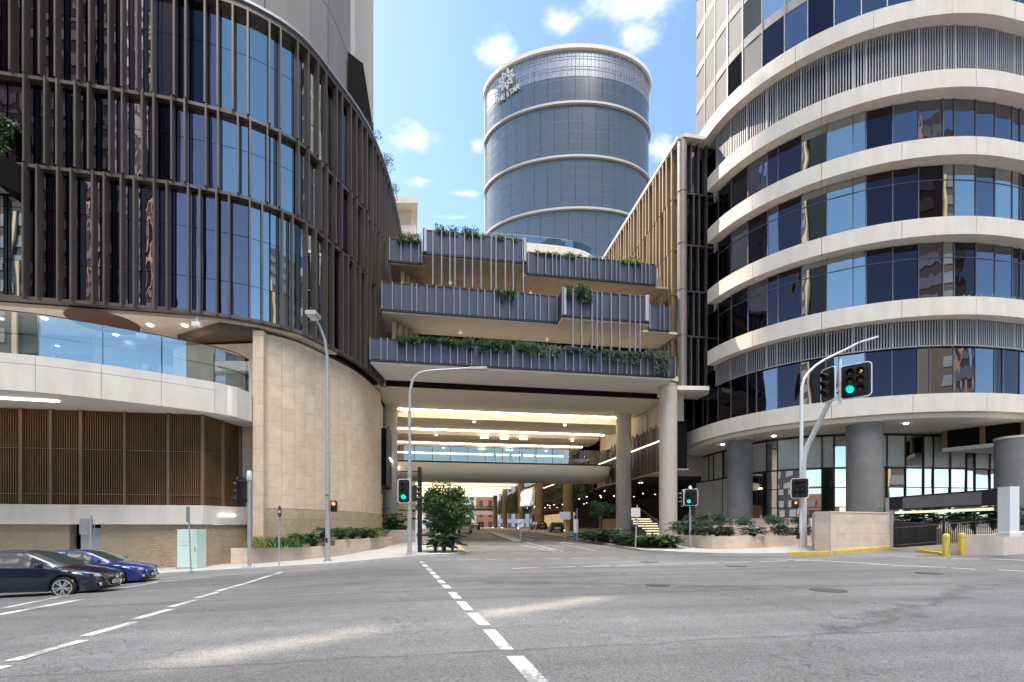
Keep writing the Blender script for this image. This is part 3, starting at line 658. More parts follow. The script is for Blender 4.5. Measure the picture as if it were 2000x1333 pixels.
# concrete tower above the podium
tw = MB()
TP = smooth_path([(-20, 33.5), (-14.5, 33.5), (-10.5, 34.6), (-8.2, 37.2), (-7.3, 41.2)], 1.2)
TP2 = TP + [(-7.7, 50), (-9.2, 64), (-20, 64)]
tw.prism(TP2, 31.5, 95); tower_l = tw.build('tower_shaft', [tower_conc], lb, clean=True)
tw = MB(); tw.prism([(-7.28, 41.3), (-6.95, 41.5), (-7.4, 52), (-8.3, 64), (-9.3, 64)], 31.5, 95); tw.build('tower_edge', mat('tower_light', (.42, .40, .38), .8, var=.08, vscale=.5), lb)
tw = MB()
for z in (36.5, 41.5, 46.5, 51.5, 56.5): tw.wall(TP, .012, .03, z, z + .045)
for i in (3, 6, 9): tw.obox(TP[min(i, len(TP) - 1)], (1, 0), (0, 1), .03, .05, 31, 95)
tw.build('tower_joint', dark_rail, lb)
mb = MB(); mb.prism([(-7.3, 40.4), (-6.2, 41.2), (-5.0, 47), (-7.2, 47)], 32, lambda x, y: 41.5 if y < 42 else 33.5); mb.build('raked_screen', dark_void, lb)
mb = MB(); mb.prism([(-60, 28.9), (-12, 29.3), (-8.2, 31.5), (-6.2, 35), (-5, 40), (-4.4, 62), (-60, 62)], 31.4, 31.9); mb.build('roof', tower_conc, lb)
mb = MB(); mb.prism([(-60, 33.4), (-10.9, 33.4), (-8, 42.6), (-5, 42.6), (-4.6, 62), (-60, 62)], 13.3, 13.72); mb.build('upper_floor', brown_void, lb)
# planter along the sandstone drum
pl = thing('stone_planter', 'low curved sandstone planter at the foot of the sandstone drum', 'planter', (-9, 28, -.5))
PP = smooth_path([(-11.35, 28.0), (-10.2, 28.1), (-8.3, 28.6), (-6.6, 30.3), (-5.3, 33.5), (-4.2, 37), (-3.6, 40.6)], .5)
mb = MB(); mb.wall(PP, 0, .3, -1.2, .42); q = [p for p in PP if p[1] > 30.6]; mb.wall(q, -.002, .296, .41, .78); mb.build('planter_wall', stone_wall2, pl)
mb = MB(); mb.wall(PP, -.3, 1.0, -.5, .3); mb.build('soil_bed', soil, pl)

# added unseen sun blocker: its holes are shaped to cast streaks on the road
def seg_d(px, py, a, b):
    vx, vy = b[0] - a[0], b[1] - a[1]; t = max(0, min(1, ((px - a[0]) * vx + (py - a[1]) * vy) / (vx * vx + vy * vy))); return math.hypot(px - a[0] - vx * t, py - a[1] - vy * t), t
SLOTS = [(gp(225, 1314), gp(740, 1230), .30), (gp(925, 1206), gp(1190, 1167), .36), (gp(1240, 1150), gp(1430, 1133), .34)]
kz = math.tan(SUN_EL) / math.cos(SUN_AZ); ka = -math.tan(SUN_AZ); YB = 36.0
mb = MB(); st = .3; na, nz_ = int(44 / st), int(46 / st)
def hole(i, j):
    z = 32 + (j + .5) * st; a_ = -63.5 + (i + .5) * st; b0 = YB - z / kz; a0 = a_ + (YB - b0) * ka
    for p, q, w in SLOTS:
        d_, t = seg_d(a0, b0, p, q)
        if d_ < w * math.sin(math.pi * min(1, max(0, t * .9 + .05))) ** .5 + .08 * math.sin(a0 * 9 + b0 * 4): return True
    return False
for j in range(nz_):
    i = 0
    while i < na:
        if hole(i, j): i += 1; continue
        k = i
        while k < na and not hole(k, j): k += 1
        x0, x1, z0, z1 = -63.5 + i * st, -63.5 + k * st, 32 + j * st, 32 + (j + 1) * st
        mb.face([(x0, YB, z0), (x1, YB, z0), (x1, YB, z1), (x0, YB, z1)]); mb.face([(x0, YB + .1, z1), (x1, YB + .1, z1), (x1, YB + .1, z0), (x0, YB + .1, z0)]); i = k
mb.build('added_sun_mask', tower_conc, lb)
# ================= centre: terraced bridge building over the road =================
cb = thing('terraced_building', 'terraced block spanning the road with slatted planter fronts and pale soffits', 'building', (8, 40, 14))
def tbox(u0, u1, b, z0, z1, depth, fins=True, long_to=None, seed=1, finstep=(.62, .78, .42, .8, .7), dark=.0):
    a0, a1 = ax(u0, b), ax(u1, b); P = MB(); rs = random.Random(seed)
    mm = panel_blue
    P.box(a0, a1, b + .06, b + depth, z0 + .04, z1 - .05); x = a0; cuts = [a0]
    P.build('planter_body', mat('planter_body', (.06, .065, .09), .5, .2, var=.1), cb)
    fn = MB(); xs_ = []; k = rs.randint(0, 4)
    x = a0 + .06
    while x < a1 - .05:
        xs_.append(x); x += finstep[k % len(finstep)] * rs.choice((1, 1, 1.12, .9)); k += 1
    xs_.append(a1 - .05)
    P = MB()
    for p, q in zip(xs_, xs_[1:]):
        if q - p > .12: P.box(p + .015, q - .015, b, b + .06, z0 + .08, z1 - .08)
    P.build('planter_panel', mm, cb)
    for i, x in enumerate(xs_):
        lo = z0 - .02
        if long_to and 0 < i < len(xs_) - 1: lo = long_to
        fn.box(x - .035, x + .035, b - .2, b - .002, lo, z1 - .03)
    fn.build('fin', silver_fin if not long_to else mat('long_fin', (.32, .32, .36), .4, .4, var=.06), cb)
    E = MB(); E.box(a0 - .02, a1 + .02, b - .03, b + .1, z0 - .07, z0 + .03); E.box(a0 - .02, a1 + .02, b - .03, b + .1, z1 - .07, z1); E.build('edge_rail', mat('edge_dark', (.03, .028, .04), .5, .3), cb, split=True)
    return a0, a1
def slab(a0, a1, b0, b1, z0, z1, m, name='soffit'):
    mb = MB(); mb.box(a0, a1, b0, b1, z0, z1); return mb.build(name, m, cb)
# level 1
tbox(722, 1318, 36, 14.2, 15.9, 1.3, seed=3)
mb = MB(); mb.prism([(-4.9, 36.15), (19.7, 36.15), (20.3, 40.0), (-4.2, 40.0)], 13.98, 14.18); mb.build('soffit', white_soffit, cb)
slab(-4.7, 20.6, 36.9, 42, 14.2, 14.6, cream, 'floor_slab')
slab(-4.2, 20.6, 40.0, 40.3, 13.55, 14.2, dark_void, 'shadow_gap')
# level 2
tbox(745, 1095, 37, 18.52, 20.7, 1.3, seed=5); tbox(1098, 1267, 35.7, 18.5, 20.62, 1.4, long_to=15.95, seed=6, finstep=(.8, .78, .42, .42, .78)); tbox(1267, 1307, 37, 18.5, 20.65, 1.2, seed=8)
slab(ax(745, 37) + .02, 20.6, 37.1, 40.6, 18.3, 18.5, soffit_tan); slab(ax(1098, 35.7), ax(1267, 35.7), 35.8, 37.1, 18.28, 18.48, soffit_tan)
# level 3
tbox(760, 825, 38.5, 23.2, 25.05, 1.3, seed=9); tbox(826, 1028, 36.95, 23.2, 25.05, 1.6, long_to=20.7, seed=10, finstep=(.75, .72, .4, .75, .72)); tbox(1030, 1281, 38.5, 23.2, 25.05, 1.3, seed=12, finstep=(.6, .38, .35, .72, .62))
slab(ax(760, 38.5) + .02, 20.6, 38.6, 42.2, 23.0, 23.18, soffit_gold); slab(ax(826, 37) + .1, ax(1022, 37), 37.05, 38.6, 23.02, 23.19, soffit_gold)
for u, b, z0, z1 in ((829, 36.8, 23.25, 25.08), (1024, 36.8, 23.25, 25.08), (1102, 35.55, 18.55, 20.66), (1264, 35.55, 18.55, 20.66)):
    x = ax(u, b); slab(x - .16, x + .16, b - .05, b + .25, z0, z1, mat('end_panel', (.42, .42, .47), .45, .2, var=.04), 'end_panel')
# recessed walls and roof slab
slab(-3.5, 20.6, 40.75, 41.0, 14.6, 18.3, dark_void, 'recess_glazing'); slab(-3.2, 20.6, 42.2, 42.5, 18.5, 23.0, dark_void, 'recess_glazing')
slab(-3.4, 20.6, 39.8, 60, 23.2, 24.6, tower_conc, 'roof'); slab(-3.4, 20.6, 42.5, 60, 14.3, 23.2, brown_void, 'core')
# columns standing in the screens
# stepped bronze side on the left of the recesses
mb = MB()
for k in range(5): mb.box(-3.5 + k * .42, -3.15 + k * .42, 38.0 + k * .5, 38.4 + k * .5, 14.6, 18.1 - k * .0); mb.box(-2.9 + k * .4, -2.6 + k * .4, 39.2 + k * .5, 39.6 + k * .5, 18.6, 22.8)
mb.build('side_fin', bronze_warm, cb, split=True)
for x, y, z in ((1.2, 40.2, 22.86), (8.4, 40.8, 22.86), (2, 39.2, 18.16), (9.6, 39.4, 18.16)):
    mb = MB(); mb.lathe([(.02, z - .25), (.14, z - .2), (.16, z - .1), (.05, z), (.04, z + .14)], c=(x, y, 0), n=12); mb.build('ceiling_lamp', mat('pendant_white', (.8, .75, .65), .4, emit=(1, .9, .75), es=.12, var=0), cb)

# ---- ceiling of the undercroft: rows of beams with lit coves ----
def beam(b0, w, z, thick, strip=True, A0=-8.2, A1=21.2):
    mb = MB(); n = 8; prof = []
    for k in range(n + 1):
        t = k / n; prof.append((b0 + w * t, z + .28 * (1 - math.sin(math.pi * min(1, t * 1.15 + .0))) * (1 if t < .5 else .35)))
    prof = prof + [(b0 + w, z + thick), (b0, z + thick)]
    m = len(prof); vs = [(A0, y, zz) for y, zz in prof] + [(A1, y, zz) for y, zz in prof]
    mb.mesh(vs, [tuple(range(m)), tuple(range(2 * m - 1, m - 1, -1))] + [(i, m + i, m + (i + 1) % m, (i + 1) % m) for i in range(m)])
    o = mb.build('ceiling_beam', soffit_cream, cb)
    if strip:
        s = MB(); s.box(A0 + 1, A1 - .8, b0 + w + .10, b0 + w + .22, z + .0, z + .16); s.build('glow_strip', warm_light, o)
    if b0 > 84:
        s = MB(); s.box(A0, A1, b0 + .06, b0 + .5, z - .62, z + .1); s.build('downstand', soffit_cream, o)
        s = MB(); s.box(A0 + 1, A1 - .8, b0 - .02, b0 + .05, z - .50, z - .22); s.build('glow_strip', mat('lit_face_glow', (1, .85, .55), emit=(1, .80, .48), es=1.5, var=0), o)  # glow put on each far beam front, standing for a face lit by coves
soffit_cream = mat('soffit_cream', (.76, .69, .59), .7, var=.06, vscale=.5)
beam(40.35, 7.2, 13.45, .7)
b = 49.4
while b < 168: beam(b, 4.6 if b < 90 else 6.2, 12.85, 1.3); b += 8.6
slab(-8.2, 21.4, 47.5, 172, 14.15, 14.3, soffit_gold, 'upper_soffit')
for i, (x, y) in enumerate([(4, 49.2), (14, 49.2), (0, 57), (6, 57.8), (8.5, 57.8), (11, 57.8), (1, 66), (6.5, 66.3), (10.5, 66.3), (16, 66.3), (17.5, 58)]):
    mb = MB(); mb.box(x - (.5 if 5 < x < 12 else .12), x + (.5 if 5 < x < 12 else .12), y - .1, y + .1, 12.8, 12.86); mb.build('ceiling_light', lamp_white, cb)
# side walls of the undercroft
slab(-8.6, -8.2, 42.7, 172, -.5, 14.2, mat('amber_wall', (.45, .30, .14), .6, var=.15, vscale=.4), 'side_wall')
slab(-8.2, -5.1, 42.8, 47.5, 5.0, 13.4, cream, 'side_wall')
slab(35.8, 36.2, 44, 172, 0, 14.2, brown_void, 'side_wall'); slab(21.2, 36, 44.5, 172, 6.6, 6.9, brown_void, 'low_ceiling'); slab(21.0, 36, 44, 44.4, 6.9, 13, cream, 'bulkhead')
mb = MB()
for k in range(44):
    x, y = rnd(22, 33), rnd(46, 120); mb.lathe([(.07, 6.55), (.09, 6.6)], c=(x, y, 0), n=8)
mb.build('downlight', lamp_white, cb, split=True)
mb = MB(); mb.box(35.6, 35.75, 116, 150, 1.2, 5.5); mb.build('lit_shopfront', mat('lit_shopfront', (.9, .7, .4), emit=(1, .66, .32), es=.22, var=.4, vscale=.8), cb, split=True)
# hanging louvred fascias on the left and right
def louvre_box(x0, x1, y0, y1, z0, z1, mats_, step=.34, axis='y', face=-1, parent=cb, name='louvre_box', bottom=None):
    mb = MB(); mb.box(x0 + .12, x1 - .12, y0 + .12, y1 - .12, z0 + .05, z1 - .05); o = mb.build(name, dark_void, parent)
    fm = MB(); rs = random.Random(int(x0 * 7 + y0))
    t = (y0 if axis == 'y' else x0)
    while t < (y1 if axis == 'y' else x1):
        wv = rs.choice((.06, .1, .16))
        if axis == 'y':
            fm.box(x0 - .02 if face < 0 else x1 - .15, x0 + .13 if face < 0 else x1 + .02, t, t + wv, z0, z1 + rs.choice((0, 0, .25)))
        else: fm.box(t, t + wv, y0 - .02, y0 + .13, z0, z1)
        t += step * rs.choice((.7, 1, 1.1))
    fm.build('louvre', mats_, o)
    if bottom: s = MB(); s.box(x0, x1, y0, y1, z0 - .12, z0 - .02); s.build('underside', bottom, o)
    return o
louvre_box(-8.0, -4.3, 42.9, 53, 5.4, 10.6, mat('louvre_grey', (.13, .12, .12), .5, .3), face=1, bottom=brown_void)
mb = MB(); mb.bar((-4.25, 44, 8.0), (-4.25, 52, 8.0), .06, .1); mb.build('glow_strip', warm_light, cb)
louvre_box(20.9, 22.6, 38.6, 58, 6.9, 11.2, mat('louvre_taupe', (.19, .15, .13), .45, .4, var=.2), bottom=soffit_tan)
louvre_box(21.0, 22.6, 60, 150, 6.6, 11.0, mat('louvre_dark', (.05, .032, .025), .5, .3), step=.9, bottom=brown_void)
slab(21.3, 22.2, 38.8, 58, 11.25, 13.9, cream, 'upper_wall')
mb = MB(); mb.bar((20.84, 39, 9.75), (20.84, 58, 9.75), .03, .07); mb.bar((20.9, 60, 9.3), (20.9, 110, 9.3), .03, .06); mb.build('glow_strip', warm_soft, cb)
# round columns
def column(x, y, r, z1, m, lbl, z0=-.3, up=False, grp='round columns carrying the terraced building'):
    t = thing('round_column', lbl, 'column', (x, y, zg(x, y)), group=grp)
    mb = MB(); mb.lathe([(r, z0), (r, z1 * .5), (r, z1), ], c=(x, y, 0), n=32); mb.build('shaft', m, t, smooth=True)
    mb = MB(); mb.lathe([(r + .03, z1 - .1), (r + .03, z1 + .04)], c=(x, y, 0), n=32); mb.build('collar', cream, t, smooth=True)
    if up:
        mb = MB(); mb.lathe([(.14, 0), (.16, .06)], c=(x - .9, y - .9, zg(x, y) + .16), n=12); mb.build('uplight', warm_light, t)
c = at(1305, 40.5); column(c[0], c[1], .76, 14.0, pale_col, 'tall pale round column at the corner of the right planter')
c = at(1218, 49); column(c[0], c[1], .8, 13.5, pale_col, 'tall pale round column behind the small round tree')
c = at(762, 45.6); column(c[0], c[1], .72, 13.5, pale_col, 'round column beside the curved end of the sandstone wall')
inner = ['brown round column behind the blank white notice board', 'brown round column lit from its foot beside the white petal wall piece', 'dark round column in front of the white petal wall piece',
         'brown round column between two hanging green walls', 'farthest round column, by the bright end of the underpass']
for k, (u, d) in enumerate(((1110, 69), (1054, 89), (1018, 113), (986, 137), (967, 160))):
    c = at(u, d); column(c[0], c[1], .75, 12.9, mat('column_amber', (.24, .16, .09), .6, var=.15), inner[k], up=True)
# footbridge
fb = thing('footbridge', 'fat rounded footbridge with glass railing crossing inside the underpass', 'footbridge', (7, 54, 7))
mb = MB(); prof = []
for k in range(17):
    a = math.pi * k / 16; prof.append((54 - 2.3 * math.cos(a) ** 1 if True else 0, 8.55 - 1.75 * math.sin(a) ** .6))
prof = [(51.6, 8.75)] + [(53.8 - 2.25 * math.cos(math.pi * k / 14), 8.45 - 1.6 * (max(0, math.sin(math.pi * k / 14)) ** .55)) for k in range(15)] + [(56.1, 8.75)]
m = len(prof); A0, A1 = -8.2, 20.6
vs = [(A0, y, z) for y, z in prof] + [(A1 - 1.4, y, z) for y, z in prof] + [(A1 - .5, 53.8 + (y - 53.8) * .93, 8.75 - (8.75 - z) * .85) for y, z in prof] + [(A1, 53.8 + (y - 53.8) * .6, 8.75 - (8.75 - z) * .4) for y, z in prof]
mb.mesh(vs, [tuple(range(m)), tuple(range(4 * m - 1, 3 * m - 1, -1))] + [(r * m + i, (r + 1) * m + i, (r + 1) * m + (i + 1) % m, r * m + (i + 1) % m) for r in range(3) for i in range(m)])
mb.build('bridge_beam', mat('bridge_cream', (.64, .59, .53), .6, var=.03), fb, smooth=True, clean=True)
mb = MB(); mb.box(A0, A1, 51.62, 51.8, 8.76, 8.95); mb.box(A0, A1, 55.9, 56.08, 8.76, 8.95); mb.build('kick_rail', dark_rail, fb, split=True)
for k in range(15):
    x = A0 + k * 1.95
    mb = MB(); mb.box(x + .03, x + 1.9, 51.68, 51.71, 8.95, 10.55); mb.build('glass_panel', g_bridge, fb)
    mb = MB(); mb.box(x - .03, x + .02, 51.66, 51.74, 8.8, 10.6); mb.build('post', dark_rail, fb)
mb = MB(); mb.box(A0, A1, 51.66, 51.73, 10.56, 10.6); mb.box(A0, A1, 55.95, 56.0, 10.2, 10.24); mb.build('handrail', dark_rail, fb, split=True)
# far crossing and the sunlit street beyond
fc = thing('far_walkway', 'thin cream walkway crossing the bright far end of the underpass', 'footbridge', (5, 178, 8))
mb = MB(); mb.box(-12, 26, 176, 180, 6.4, 8.0); mb.build('deck', white_band, fc); mb = MB(); mb.box(-12, 26, 175.9, 176.0, 8.0, 8.6); mb.build('parapet', dark_rail, fc)
for k in range(14):
    mb = MB(); mb.box(-12 + k * 2.8, -12 + k * 2.8 + 2.7, 176.05, 176.1, 8.6, 9.8); mb.build('glass_panel', g_rail, fc)
def far_block(nm, lbl, x0, x1, y0, y1, h, m, rows, colr, z0=0, win=(.12, .12, .15)):
    t = thing(nm, lbl, 'building', (x0, y0, z0)); mb = MB(); mb.box(x0, x1, y0, y1, z0, h); mb.build('wall', m, t)
    mb = MB(); mb.box(x0 - .3, x1 + .3, y0 - .3, y1 + .3, h, h + .5); mb.build('roof', grey_conc, t)
    wm = mat('far_window', win, .2, .3, var=0); nx = max(1, int((x1 - x0) / colr))
    for r in range(rows):
        for c in range(nx):
            cx = x0 + (c + .5) * (x1 - x0) / nx; cz = z0 + (r + .55) * (h - z0) / rows
            mb = MB(); mb.box(cx - colr * .28, cx + colr * .28, y0 - .06, y0 + .1, cz - (h - z0) / rows * .28, cz + (h - z0) / rows * .28); mb.build('window', wm, t)
    return t
far_block('brick_building', 'orange brick building seen through the far end of the underpass', 19.5, 28.5, 226, 240, 26, mat('orange_brick', (.52, .25, .13), .8, var=.15, vscale=2), 5, 3.2)
far_block('pale_building', 'pale rendered building left of the brick one at the underpass end', -14, 19, 222, 240, 22, mat('pale_wall', (.75, .70, .64), .8, var=.1), 5, 4)
far_block('grey_office', 'grey office block right of the brick building at the far end', 29, 46, 214, 240, 30, mat('grey_wall', (.42, .43, .5), .7, var=.1), 7, 3)
# wall art and green walls hung over the drop-off
wa = thing('wall_sculpture', 'cluster of large white petals hung on the dark fascia between columns', 'sculpture', (20.6, 105, 8))
mb = MB(); mb.box(20.75, 20.9, 96, 114, 6.2, 10.4); mb.build('backing', dark_rail, wa)
pt = MB()
for k in range(230):
    y, z = rnd(97.5, 112.5), rnd(6.8, 10.2); l = rnd(.6, 1.2); a = rnd(-.5, .5); x = 20.7 - rnd(.05, .5)
    d = Vector((rnd(-.3, .1), math.sin(a), math.cos(a))) * l; s_ = Vector((0, math.cos(a), -math.sin(a))) * l * .2
    p = Vector((x, y, z)); pt.face([p - d * .5, p + s_ + Vector((-.05, 0, 0)), p + d * .5, p - s_ + Vector((-.05, 0, 0))])
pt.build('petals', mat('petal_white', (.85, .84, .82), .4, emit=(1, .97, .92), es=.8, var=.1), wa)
# lit entrance steps between the two tall columns
stp = thing('entrance_steps', 'stone steps with glowing nosings between the two tall pale columns', 'steps', (19, 47, .4))
cx, cy = at(1262, 47)
ms = MB(); ml = MB()
for k in range(8):
    y0 = cy - 1 + k * .75; z0 = zg(cx, cy); ms.box(cx - .6, cx + 3.4, y0, y0 + 12 - k * .75, z0 + k * .26, z0 + .26 + k * .26 - .002)
    ml.box(cx + rnd(-.2, .2), cx + 2.4 + rnd(-.2, .2), y0 - .05, y0 + .0, z0 + k * .26 + .15, z0 + k * .26 + .2)
ms.build('step', mat('step_stone', (.22, .17, .13), .7), stp); ml.build('glow_strip', mat('step_light', (1, .85, .6), emit=(1, .82, .5), es=1.2, var=0), stp)
mb = MB(); z0 = zg(cx, cy); mb.tube([(cx - .55, cy - 1.2, z0 + .1), (cx - .55, cy - 1.2, z0 + 1.1), (cx - .55, cy + 5, z0 + 3.2)], .03, 8); mb.tube([(cx + 1.6, cy - 1.2, z0), (cx + 1.6, cy - 1.2, z0 + 1.1), (cx + 1.6, cy + 5, z0 + 3.2)], .03, 8); mb.build('handrail', gal, stp, split=True)

# ================= distant glass tower =================
ft = thing('glass_tower', 'tall elliptical glass tower with pale rings beyond the terraces', 'tower', (42, 145, 30))
TC = Vector(cw(17.8, 152)); TA, TB = 26.6, 14.5; TR = -TH - R(4)
def ell(a, dr=0):
    x, y = (TA + dr) * math.cos(a), (TB + dr) * math.sin(a); c_, s_ = math.cos(TR), math.sin(TR); return (TC.x + x * c_ - y * s_, TC.y + x * s_ + y * c_)
EP = [ell(2 * math.pi * k / 120) for k in range(121)]
ZR = [33, 62, 80.5, 96.5, 112, 128, 144.5]
mb = MB(); mb.prism([ell(2 * math.pi * k / 120, -.3) for k in range(120)], 30, 139.5); mb.build('tower_core', mat('tower_core', (.10, .11, .13), .5), ft)
for lv, (z0, z1) in enumerate(zip(ZR, ZR[1:])):
    n = 40; st = .5 * (lv % 2)
    for k in range(n):
        a0, a1 = 2 * math.pi * (k + st) / n, 2 * math.pi * (k + st + 1) / n
        am = (a0 + a1) / 2
        if math.sin(am) > .3: continue
        P = [ell(lerp(a0, a1, t)) for t in (.012, .25, .5, .75, .988)]; Q = [ell(lerp(a0, a1, t), -.25) for t in (.988, .75, .5, .25, .012)]
        mb = MB()
        if lv == 5:
            c2 = MB(); c2.prism(P + Q, 136.2, z1 - .6); c2.build('crown_pane', g_crown, ft); mb.prism(P + Q, z0 + .2, 136.1)
        else: mb.prism(P + Q, z0 + .2, z1 - .2)
        mb.build('glass_bay', g_tower, ft)
mb = MB()
for z in ZR[1:-1]:
    for k in range(120): pass
def ring(mb, z0, z1, dr, w, n=120):
    O = [ell(2 * math.pi * k / n, dr) for k in range(n)]; I = [ell(2 * math.pi * k / n, dr - w) for k in range(n)]
    for k in range(n):
        j = (k + 1) % n
        mb.face([(*O[k], z0), (*O[j], z0), (*O[j], z1), (*O[k], z1)]); mb.face([(*I[j], z0), (*I[k], z0), (*I[k], z1), (*I[j], z1)])
        mb.face([(*O[k], z1), (*O[j], z1), (*I[j], z1), (*I[k], z1)]); mb.face([(*I[k], z0), (*I[j], z0), (*O[j], z0), (*O[k], z0)])
for z in ZR[1:-1]:
    mb = MB(); ring(mb, z - .32, z + .32, .7, 1.2); mb.build('floor_ring', mat('ring_silver', (.40, .39, .38), .5, .2, var=.05), ft)
mb = MB(); ring(mb, 143.9, 145.1, .8, 2.0); mb.build('roof_ring', white_band, ft)
mb = MB()
z = 36.0
while z < 141: ring(mb, z, z + .09, .02, .2, 80); z += 3.1
mb.build('spandrel_line', mat('spandrel_dark', (.12, .13, .155), .4, .3, var=0), ft)
mb = MB()
for k in range(56):
    a = math.pi * (1.2 + .78 * k / 55); p = ell(a, .03); mb.bar((*p, 136), (*p, 144), .12, .12)
for z in (138, 139, 141.2, 142): ring(mb, z, z + .12, .06, .3, 80)
mb.build('crown_frame', mat('crown_steel', (.17, .18, .21), .5, .3, var=0), ft)
mb = MB()
for a in (math.pi * 1.0,): 
    P = [ell(math.pi * (1.0 - .05) + math.pi * .10 * k / 8, .35) for k in range(9)]; Q = [ell(math.pi * (1.0 - .05) + math.pi * .10 * k / 8, .05) for k in range(9)][::-1]; mb.prism(P + Q, 33, 144)
mb.build('corner_strip', white_band, ft)
# emblem and lettering on the crown
def facept(u, v):                                               # point on the tower skin seen in direction (u, v)
    k = (u - U0) / F; best = None
    for i in range(2000):
        d = 125 + i * .02; x, y = cw(k * d, d); rx, ry = x - TC.x, y - TC.y; c_, s_ = math.cos(-TR), math.sin(-TR)
        ex, ey = rx * c_ - ry * s_, rx * s_ + ry * c_
        if (ex / TA) ** 2 + (ey / TB) ** 2 <= 1: best = (x, y, CZ + (V0 - v) / F * d); break
    return Vector(best)
sg = MB(); cpt = facept(992, 161); p2 = facept(1004, 154); right = (facept(1006, 160) - facept(978, 162)); right.z = 0; right.normalize(); up = Vector((0, 0, 1)); nrm = Vector((right.y, -right.x, 0))
cpt += nrm * .9; Rr = 3.1
for k in range(9):
    a = 2 * math.pi * k / 9 + .2
    tip = cpt + (right * math.sin(a) + up * math.cos(a)) * Rr
    for s_ in (-1, 1):
        q = cpt + (right * math.sin(a + s_ * .36) + up * math.cos(a + s_ * .36)) * Rr * .52; r_ = cpt + (right * math.sin(a + s_ * .75) + up * math.cos(a + s_ * .75)) * Rr * .26
        sg.bar(tip, q, .3, .4, nrm); sg.bar(q, r_, .24, .3, nrm)
sg.build('star_emblem', mat('sign_white', (.55, .56, .58), .5, var=0), ft)
def text_mesh(txt, size, depth, name, m, M, parent=None, bold=0):
    cu = bpy.data.curves.new(name, 'FONT'); cu.body = txt; cu.size = size; cu.extrude = depth; cu.align_x = 'CENTER'; cu.align_y = 'CENTER'; cu.offset = bold; cu.space_character = 1.25
    o = bpy.data.objects.new(name, cu); COL.objects.link(o); dg = bpy.context.evaluated_depsgraph_get()
    me = bpy.data.meshes.new_from_object(o.evaluated_get(dg)); bpy.data.objects.remove(o); me.materials.clear(); me.materials.append(m)
    me.transform(M); ob = bpy.data.objects.new(name, me); COL.objects.link(ob)
    if parent is not None: ob.parent = parent
    return ob
for ch, u, v in (('T', 972, 201), ('H', 978.5, 197.5), ('E', 985, 193), ('S', 993.5, 187), ('T', 1000, 182.5), ('A', 1006.5, 178.5), ('R', 1013, 174)):
    p = facept(u, v); n_ = (p - Vector((TC.x, TC.y, p.z))).normalized(); p = p + nrm * .5 - woff(ft)
    M = Matrix(((right.x, 0, nrm.x, p.x), (right.y, 0, nrm.y, p.y), (0, 1, 0, p.z), (0, 0, 0, 1)))
    text_mesh(ch, 2.1, .15, 'sign_letter', MATS['sign_white'], M, ft, bold=.04)
# podium roof terrace in front of the tower, and the stepped white building on the left
pr = thing('roof_terrace', 'curved cream roof terrace with glass balustrade at the foot of the glass tower', 'building', (22, 90, 20))
P = smooth_path([(-2, 90), (9, 88.8), (20, 88.3), (27, 88.6), (31.5, 90.5), (33.5, 96), (33.5, 110)], 1); poly = P + [(-2, 110)]
zt = 1.6 + (V0 - 474) / F * 90
mb = MB(); mb.prism(poly, 30, zt); mb.build('parapet', white_band, pr, clean=True)
mb = MB(); mb.prism([(x * .97 + .6, y * .97 + 2.5) for x, y in poly], 14.5, 30.01); mb.build('podium_wall', cream, pr)
gl_ = MB(); gl_.wall(P, -.2, .03, zt, zt + 1.5); gl_.build('glass_railing', g_bridge, pr)
sw = thing('white_building', 'small white angular building beyond the left end of the top terrace', 'building', cw(-19, 86)[:2] + (0,))
mb = MB()
def cpoly(L): return [cw((u - U0) / F * d, d) for u, d in L]
mb.prism(cpoly([(760, 84), (812, 84), (812, 96), (760, 96)]), 0, 1.6 + (V0 - 440) / F * 84); mb.build('lower_block', white_band, sw)
mb = MB(); mb.prism(cpoly([(760, 84.5), (803, 84.5), (803, 94), (760, 94)]), 1.6 + (V0 - 441) / F * 84, 1.6 + (V0 - 402) / F * 84.5); mb.build('upper_block', cream, sw)
mb = MB(); mb.prism(cpoly([(758, 82.5), (816, 82.5), (814, 96), (758, 96)]), 1.6 + (V0 - 408) / F * 84, 1.6 + (V0 - 396) / F * 84); mb.build('roof', white_band, sw)
mb = MB(); mb.wall(cpoly([(803, 85), (840, 90)]), 0, .05, 50, 54); mb.build('glass_railing', g_rail, sw)

# hidden strips added at the back of the two terraces to brighten the soffits
for x0_, x1_, y_, z_ in ((-2.6, 19.8, 40.5, 16.2), (-2.4, 19.8, 41.9, 20.9)):
    mb = MB(); mb.box(x0_, x1_, y_ - .06, y_, z_, z_ + .08); mb.build('soffit_fill', mat('soffit_fill', (1, .85, .6), emit=(1, .88, .74), es=6, var=0), cb)
# ================= bronze-finned podium on the right =================
gb = thing('finned_building', 'bronze finned building with a rounded corner tube right of the terraces', 'building', (24, 42, 14))
GA, GB = 21.4, 37.9; GZ = 36.1
mb = MB(); mb.prism([(GA + .35, 38.3), (25.5, 38.3), (30, 44), (36, 60), (36, 82), (GA + .35, 82)], 14.2, GZ - .2); mb.build('backing', dark_void, gb)
mb = MB(); mb.prism([(GA - .35, 37.85), (GA + .1, 37.45), (25.8, 37.45), (30, 44), (36, 60), (36, 82.2), (GA - .35, 82.2)], GZ - .2, GZ + .12); mb.build('roof_edge', white_band, gb)
mb = MB(); mb.tube([(GA + .15, 37.95, 14.0), (GA + .15, 37.95, GZ - .2)], .42, 20)
for z in (18.6, 22.6, 26.7, 31.3): mb.lathe([(.46, z), (.46, z + .08)], c=(GA + .15, 37.95, 0), n=20)
mb.build('corner_tube', mat('tube_bronze', (.30, .26, .23), .35, .5, var=.1), gb, smooth=True)
GR = [14.0, 18.6, 22.6, 26.7, 31.3, GZ - .25]
